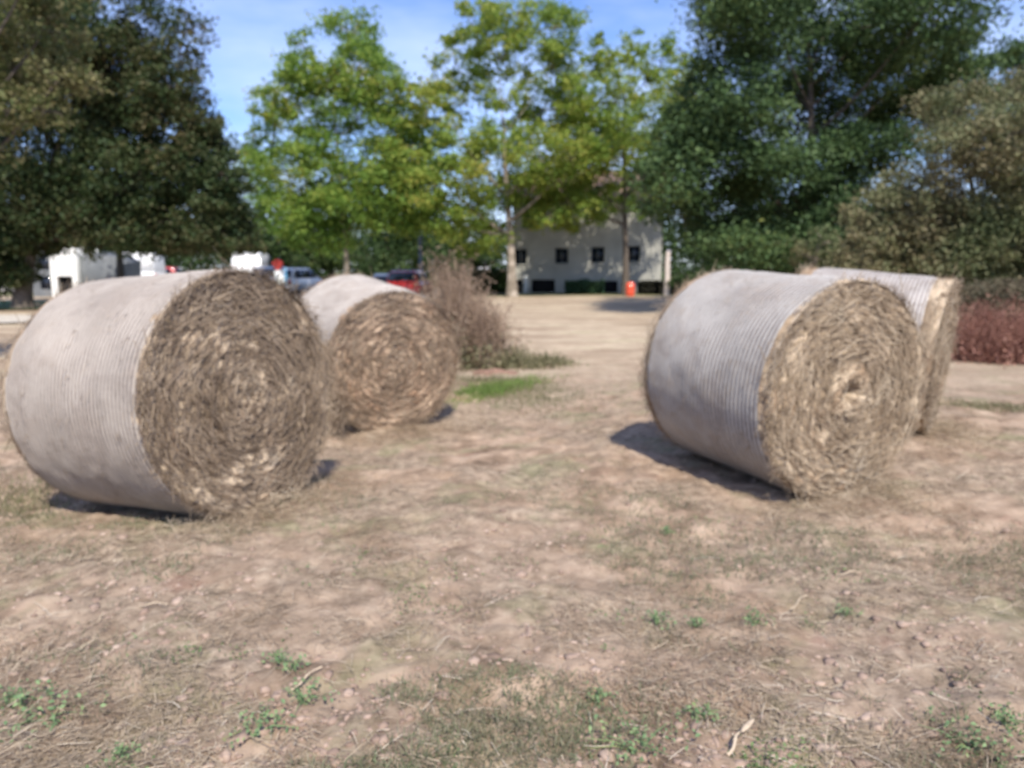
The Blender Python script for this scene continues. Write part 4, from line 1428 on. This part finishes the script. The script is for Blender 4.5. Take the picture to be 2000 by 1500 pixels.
def litter():
    """cut straw lying over the whole near field, thinner with distance"""
    rng = np.random.default_rng(700)
    Ps = []
    n0 = 330000
    # sample depth so that the count per square metre falls with distance
    y = 1.0 / rng.uniform(1 / 14.0, 1 / 1.1, n0)
    x = rng.uniform(-0.82, 0.88, n0) * (y + 0.6)
    m = fbm(x * 1.6, y * 1.6, 0, 4, 71) + 0.55 * fbm(x * 6, y * 6, 5, 3, 72)
    keep = rng.uniform(0, 1, n0) < np.clip(0.38 + 2.2 * m, 0.03, 1)
    x, y = x[keep], y[keep]
    n = len(x)
    z = ground_height(x, y) + rng.uniform(0.001, 0.012, n)
    base_dir = 2.2 * fbm(x * 0.5, y * 0.5, 2, 2, 73)
    a = base_dir + rng.normal(0, 0.9, n)
    el = rng.normal(0.05, 0.22, n)
    d = np.stack([np.cos(a) * np.cos(el), np.sin(a) * np.cos(el), np.sin(el)], -1)
    nr = np.tile([0, 0, 1.0], (n, 1)) + rng.normal(0, .45, (n, 3))
    nr -= d * (nr * d).sum(1)[:, None]
    nr /= np.linalg.norm(nr, axis=1)[:, None]
    L = rng.gamma(2.0, 0.016, n) + 0.012
    wd = rng.uniform(.0012, .0034, n)
    V, F = ribbons(np.stack([x, y, z], -1), d, nr, L, wd, rng.normal(0.04, .08, n), rng)
    o = np_mesh('straw_litter', V, F, leaf_mat('litter_straw', [(0.11, 0.083, 0.058), (0.22, 0.168, 0.118), (0.34, 0.268, 0.19), (0.47, 0.38, 0.28), (0.68, 0.59, 0.45)], .1, .45, pscale=1.8))
    tag(o, 'cut straw scattered over the soil', kind='stuff')


litter()


def green_cover():
    rng = np.random.default_rng(720)
    n0 = 300000
    y = 1.0 / rng.uniform(1 / 10.0, 1 / 1.1, n0)
    x = rng.uniform(-0.82, 0.88, n0) * (y + 0.6)
    m = fbm(x * 1.3 + 7, y * 1.3, 0, 4, 81) + 0.4 * fbm(x * 5, y * 5, 0, 3, 82)
    bias = np.clip((3.4 - y) * 0.06, -0.12, 0.12)
    keep = rng.uniform(0, 1, n0) < np.clip((m + bias - 0.10) * 2.4, 0, 0.9)
    x, y = x[keep], y[keep]
    n = len(x)
    z = ground_height(x, y)
    d = np.stack([rng.normal(0, .9, n), rng.normal(0, .9, n), np.ones(n)], -1)
    d /= np.linalg.norm(d, axis=1)[:, None]
    nr = np.cross(d, rng.normal(0, 1, (n, 3)))
    nr /= np.linalg.norm(nr, axis=1)[:, None]
    V, F = ribbons(np.stack([x, y, z], -1), d, nr, rng.uniform(.012, .05, n), rng.uniform(.002, .0045, n), rng.normal(0, .2, n), rng)
    o = np_mesh('sparse_grass', V, F, leaf_mat('sparse_grass', [(0.10, 0.115, 0.06), (0.17, 0.17, 0.10), (0.28, 0.25, 0.17), (0.13, 0.19, 0.085), (0.24, 0.20, 0.15)], .3, .5, pscale=2.5))
    tag(o, 'sparse short grass growing through the straw', kind='stuff')


green_cover()


def creeping_weeds():
    rng = np.random.default_rng(770)
    n0 = 150000
    y = 1.0 / rng.uniform(1 / 7.0, 1 / 1.1, n0)
    x = rng.uniform(-0.82, 0.88, n0) * (y + 0.6)
    m = fbm(x * 2.6 + 3, y * 2.6, 0, 3, 95) + 0.35 * fbm(x * 9, y * 9, 0, 2, 96)
    keep = rng.uniform(0, 1, n0) < np.clip((m - 0.42 + 0.05 * np.clip(3.6 - y, -2, 2)) * 2.0, 0, 0.5)
    x, y = x[keep], y[keep]
    n = len(x)
    C = np.stack([x, y, ground_height(x, y) + rng.uniform(.002, .028, n)], -1)
    o = leaf_mesh('creeping_weeds', C, .016, leaf_mat('creeping_weed', [(0.09, 0.11, 0.05), (0.13, 0.17, 0.075), (0.17, 0.25, 0.10), (0.24, 0.26, 0.13)], .3, .6, pscale=3), None, rng, 0.5, 0.55)
    tag(o, 'small weed leaves creeping through the stubble', kind='stuff')


creeping_weeds()


def ray_ground(px, py):
    u, v = (px - 1000) / 1500, (750 - py) / 1500
    dz = v * CT - ST
    dy = CT + v * ST
    k = CAM_H / -dz
    for _ in range(6):
        k = (CAM_H - float(ground_base(u * k, dy * k))) / -dz
    return u * k, dy * k


WEEDS = [(95, 1395, .17, 'broad patch of green weed leaves nearest the picture corner under the largest bale'),
         (35, 1365, .08, 'small green weed touching the frame edge beside the broad weed patch'),
         (595, 1375, .09, 'green weed just below the pale straw stalk'),
         (570, 1310, .06, 'tiny green weed just above the pale straw stalk'),
         (505, 1420, .10, 'spreading green weed left of the leafy weed below the straw stalk'),
         (240, 1480, .05, 'single small weed at the bottom edge near the broad weed patch'),
         (1370, 1395, .06, 'upright bright green weed above the broken pale stalk'),
         (1250, 1470, .14, 'low wide green weed left of the broken pale stalk'),
         (1360, 1225, .04, 'small weed alone on bare pinkish soil'),
         (1475, 1220, .06, 'dark green weed on the edge of the bare pinkish soil'),
         (1650, 1205, .05, 'light green weed among dull grass below the golden-ended bale'),
         (1890, 1460, .12, 'green weed cluster nearest the bottom corner on the side of the golden-ended bale'),
         (1960, 1420, .06, 'small weed above the corner weed cluster'),
         (1165, 1360, .05, 'grey-green weed in the middle of the foreground soil'),
         (1285, 1215, .07, 'grey-green weed below the gap between the bales'),
         (545, 1290, .04, 'smallest weed sprig higher up the foreground soil'),
         (1300, 1045, .04, 'little weed between the middle of the field and the golden-ended bale')]


def make_weed(k, px, py, r, lab):
    rng = np.random.default_rng(800 + k)
    x, y = ray_ground(px, py)
    ro = thing('low_weed', lab, 'weed', (x, y, float(ground_height(np.array(x), np.array(y)))), rng.uniform(0, 6), 'green weeds in the foreground')
    r = r * 1.35
    n = int(20 + r * 650)
    a = rng.uniform(0, 2 * np.pi, n)
    rr = r * np.sqrt(rng.uniform(0, 1, n)) * (0.7 + 0.4 * np.sin(3 * a + k))
    C = np.stack([rr * np.cos(a), rr * np.sin(a) * .9, .008 + rng.uniform(0, .03, n) * (1 + r * 4)], -1)
    o = leaf_mesh('leaves', C, .015 + .02 * r, weed_m, ro, rng, 0.5, 0.6)
    o['kind'] = 'stuff'
    st = MB()
    for j in range(6):
        b = rng.uniform(0, 2 * np.pi)
        e = rng.uniform(.3, .9) * r
        st.tube([(0, 0, -.004), (e * .5 * math.cos(b), e * .5 * math.sin(b), .022), (e * math.cos(b), e * math.sin(b), .02)], [.0022, .0018, .001], 5)
    st.build('stem', weed_m, ro)


for k, w_ in enumerate(WEEDS):
    make_weed(k, *w_)


def make_stalk(px, py, L, ang, r, label, mat, husk=False):
    x, y = ray_ground(px, py)
    z = float(ground_height(np.array(x), np.array(y)))
    ro = thing('broken_stalk', label, 'stalk', (x, y, z), ang, 'broken pale stalks in the foreground')
    t = np.linspace(-.5, .5, 9)
    pts = np.stack([t * L, .01 * np.sin(t * 5), .022 + .012 * t + .005 * np.cos(t * 7)], -1)
    MB().tube(pts, r * (1 - .3 * (t + .5)), 7, True).build('stem', mat, ro, True)
    MB().tube([pts[4] - [.006, 0, 0], pts[4], pts[4] + [.006, 0, 0]], [r * .9, r * 1.25, r * .85], 7, True).build('node', mat, ro, True)
    if husk:
        a = np.linspace(0, 1, 7)
        rings = []
        for s_ in a:
            w = .010 * math.sin(math.pi * (0.15 + .8 * s_))
            rings.append([(L * .5 + s_ * .09 - .02, w * math.cos(b), .032 + w * .7 * math.sin(b)) for b in np.arange(8) / 8 * 2 * np.pi])
        MB().loft(rings, caps=True).build('husk', mat, ro, True)


stalk_m = flat_mat('bleached_stalk', (0.50, 0.40, 0.29), .7, var=.2, scale=30)
make_stalk(1435, 1458, .13, 0.85, .006, 'broken pale stalk with a husk, nearest the bottom edge', stalk_m, True)
make_stalk(600, 1338, .15, 1.0, .004, 'straight pale straw stalk among the green weeds', stalk_m)
make_stalk(300, 1190, .12, -0.15, .003, 'thin whitish stalk lying across the soil below the largest bale', stalk_m)
make_stalk(1560, 1180, .16, 0.7, .003, 'thin curved stalk on the dull grass below the golden-ended bale', stalk_m)
make_stalk(1660, 1130, .10, -0.1, .0035, 'short whitish stalk closest to the golden-ended bale', stalk_m)


def soil_clods():
    rng = np.random.default_rng(740)
    ph = (1 + 5 ** .5) / 2
    ico = np.array([(-1, ph, 0), (1, ph, 0), (-1, -ph, 0), (1, -ph, 0), (0, -1, ph), (0, 1, ph), (0, -1, -ph), (0, 1, -ph), (ph, 0, -1), (ph, 0, 1), (-ph, 0, -1), (-ph, 0, 1)], float)
    ico /= np.linalg.norm(ico[0])
    tri = np.array([(0, 11, 5), (0, 5, 1), (0, 1, 7), (0, 7, 10), (0, 10, 11), (1, 5, 9), (5, 11, 4), (11, 10, 2), (10, 7, 6), (7, 1, 8), (3, 9, 4), (3, 4, 2), (3, 2, 6), (3, 6, 8), (3, 8, 9), (4, 9, 5), (2, 4, 11), (6, 2, 10), (8, 6, 7), (9, 8, 1)])
    n0 = 22000
    y = 1.0 / rng.uniform(1 / 11.0, 1 / 1.1, n0)
    x = rng.uniform(-0.82, 0.88, n0) * (y + 0.6)
    keep = rng.uniform(0, 1, n0) < np.clip(0.25 - 1.6 * fbm(x * 1.3, y * 1.3, 4, 3, 91), 0.03, 1)
    x, y = x[keep], y[keep]
    n = len(x)
    r = np.minimum(0.004 + rng.gamma(1.3, 0.0042, n), .024)
    z = ground_height(x, y) - r * 0.05
    V = ico[None] * (1 + rng.uniform(-.45, .4, (n, 12, 1))) * r[:, None, None] * np.stack([rng.uniform(.8, 1.5, n), rng.uniform(.8, 1.5, n), rng.uniform(.4, .75, n)], -1)[:, None]
    V = V + np.stack([x, y, z], -1)[:, None]
    F = (np.arange(n) * 12)[:, None, None] + tri[None]
    o = np_mesh('soil_clods', V.reshape(-1, 3), F.reshape(-1, 3), leaf_mat('clod_soil', [(0.17, 0.12, 0.09), (0.28, 0.20, 0.155), (0.38, 0.28, 0.22), (0.47, 0.365, 0.295)], 0, .4, .95, .1, 2.0))
    tag(o, 'crumbs and clods of dry reddish soil', kind='stuff')


soil_clods()


def pale_straws():
    rng = np.random.default_rng(760)
    n = 3600
    y = 1.0 / rng.uniform(1 / 8.0, 1 / 1.1, n)
    x = rng.uniform(-0.82, 0.88, n) * (y + 0.6)
    a = 2.2 * fbm(x * 0.5, y * 0.5, 2, 2, 73) + rng.normal(0, 1.0, n)
    d = np.stack([np.cos(a), np.sin(a), rng.normal(.08, .2, n)], -1)
    d /= np.linalg.norm(d, axis=1)[:, None]
    nr = np.tile([0, 0, 1.0], (n, 1)) + rng.normal(0, .4, (n, 3))
    nr -= d * (nr * d).sum(1)[:, None]
    nr /= np.linalg.norm(nr, axis=1)[:, None]
    z = ground_height(x, y) + rng.uniform(.005, .02, n)
    V, F = ribbons(np.stack([x, y, z], -1), d, nr, rng.gamma(2.4, .02, n) + .02, rng.uniform(.0012, .0034, n), rng.normal(0.03, .07, n), rng)
    o = np_mesh('pale_straws', V, F, leaf_mat('bleached_straw', [(0.38, 0.31, 0.23), (0.52, 0.44, 0.34), (0.68, 0.61, 0.5)], .1, .3, .5, .4, 1.5))
    tag(o, 'longer bleached straws lying on top of the litter', kind='stuff')


pale_straws()


def loose_hay(B, k):
    """hay fallen round the foot of a bale"""
    rng = np.random.default_rng(900 + k)
    n = 3200
    s = B['c'] - B['axis'] * 0.12
    t = np.array([math.cos(B['yaw']), -math.sin(B['yaw'])])
    a, b_ = rng.normal(0, .45, n), rng.normal(0, .17, n)
    x = s[0] + t[0] * a - B['axis'][0] * b_
    y = s[1] + t[1] * a - B['axis'][1] * b_
    z = ground_height(x, y) + np.abs(rng.normal(0, .018, n)) + .05 * np.exp(-(a / .3) ** 2 - (b_ / .1) ** 2)
    d = rng.normal(0, 1, (n, 3)) * np.array([1, 1, .3])
    d /= np.linalg.norm(d, axis=1)[:, None]
    nr = np.cross(d, rng.normal(0, 1, (n, 3)))
    nr /= np.linalg.norm(nr, axis=1)[:, None]
    V, F = ribbons(np.stack([x, y, z], -1), d, nr, rng.uniform(.02, .1, n), rng.uniform(.0015, .004, n), rng.normal(0, .1, n), rng)
    return V, F


VV, FF, off = [], [], 0
for k, B in enumerate(BALES):
    V, F = loose_hay(B, k)
    VV.append(V)
    FF.append(F + off)
    off += len(V)
o = np_mesh('fallen_hay', np.vstack(VV), np.vstack(FF), straw_pale)
tag(o, 'wisps of hay fallen along the feet of the bales', kind='stuff')
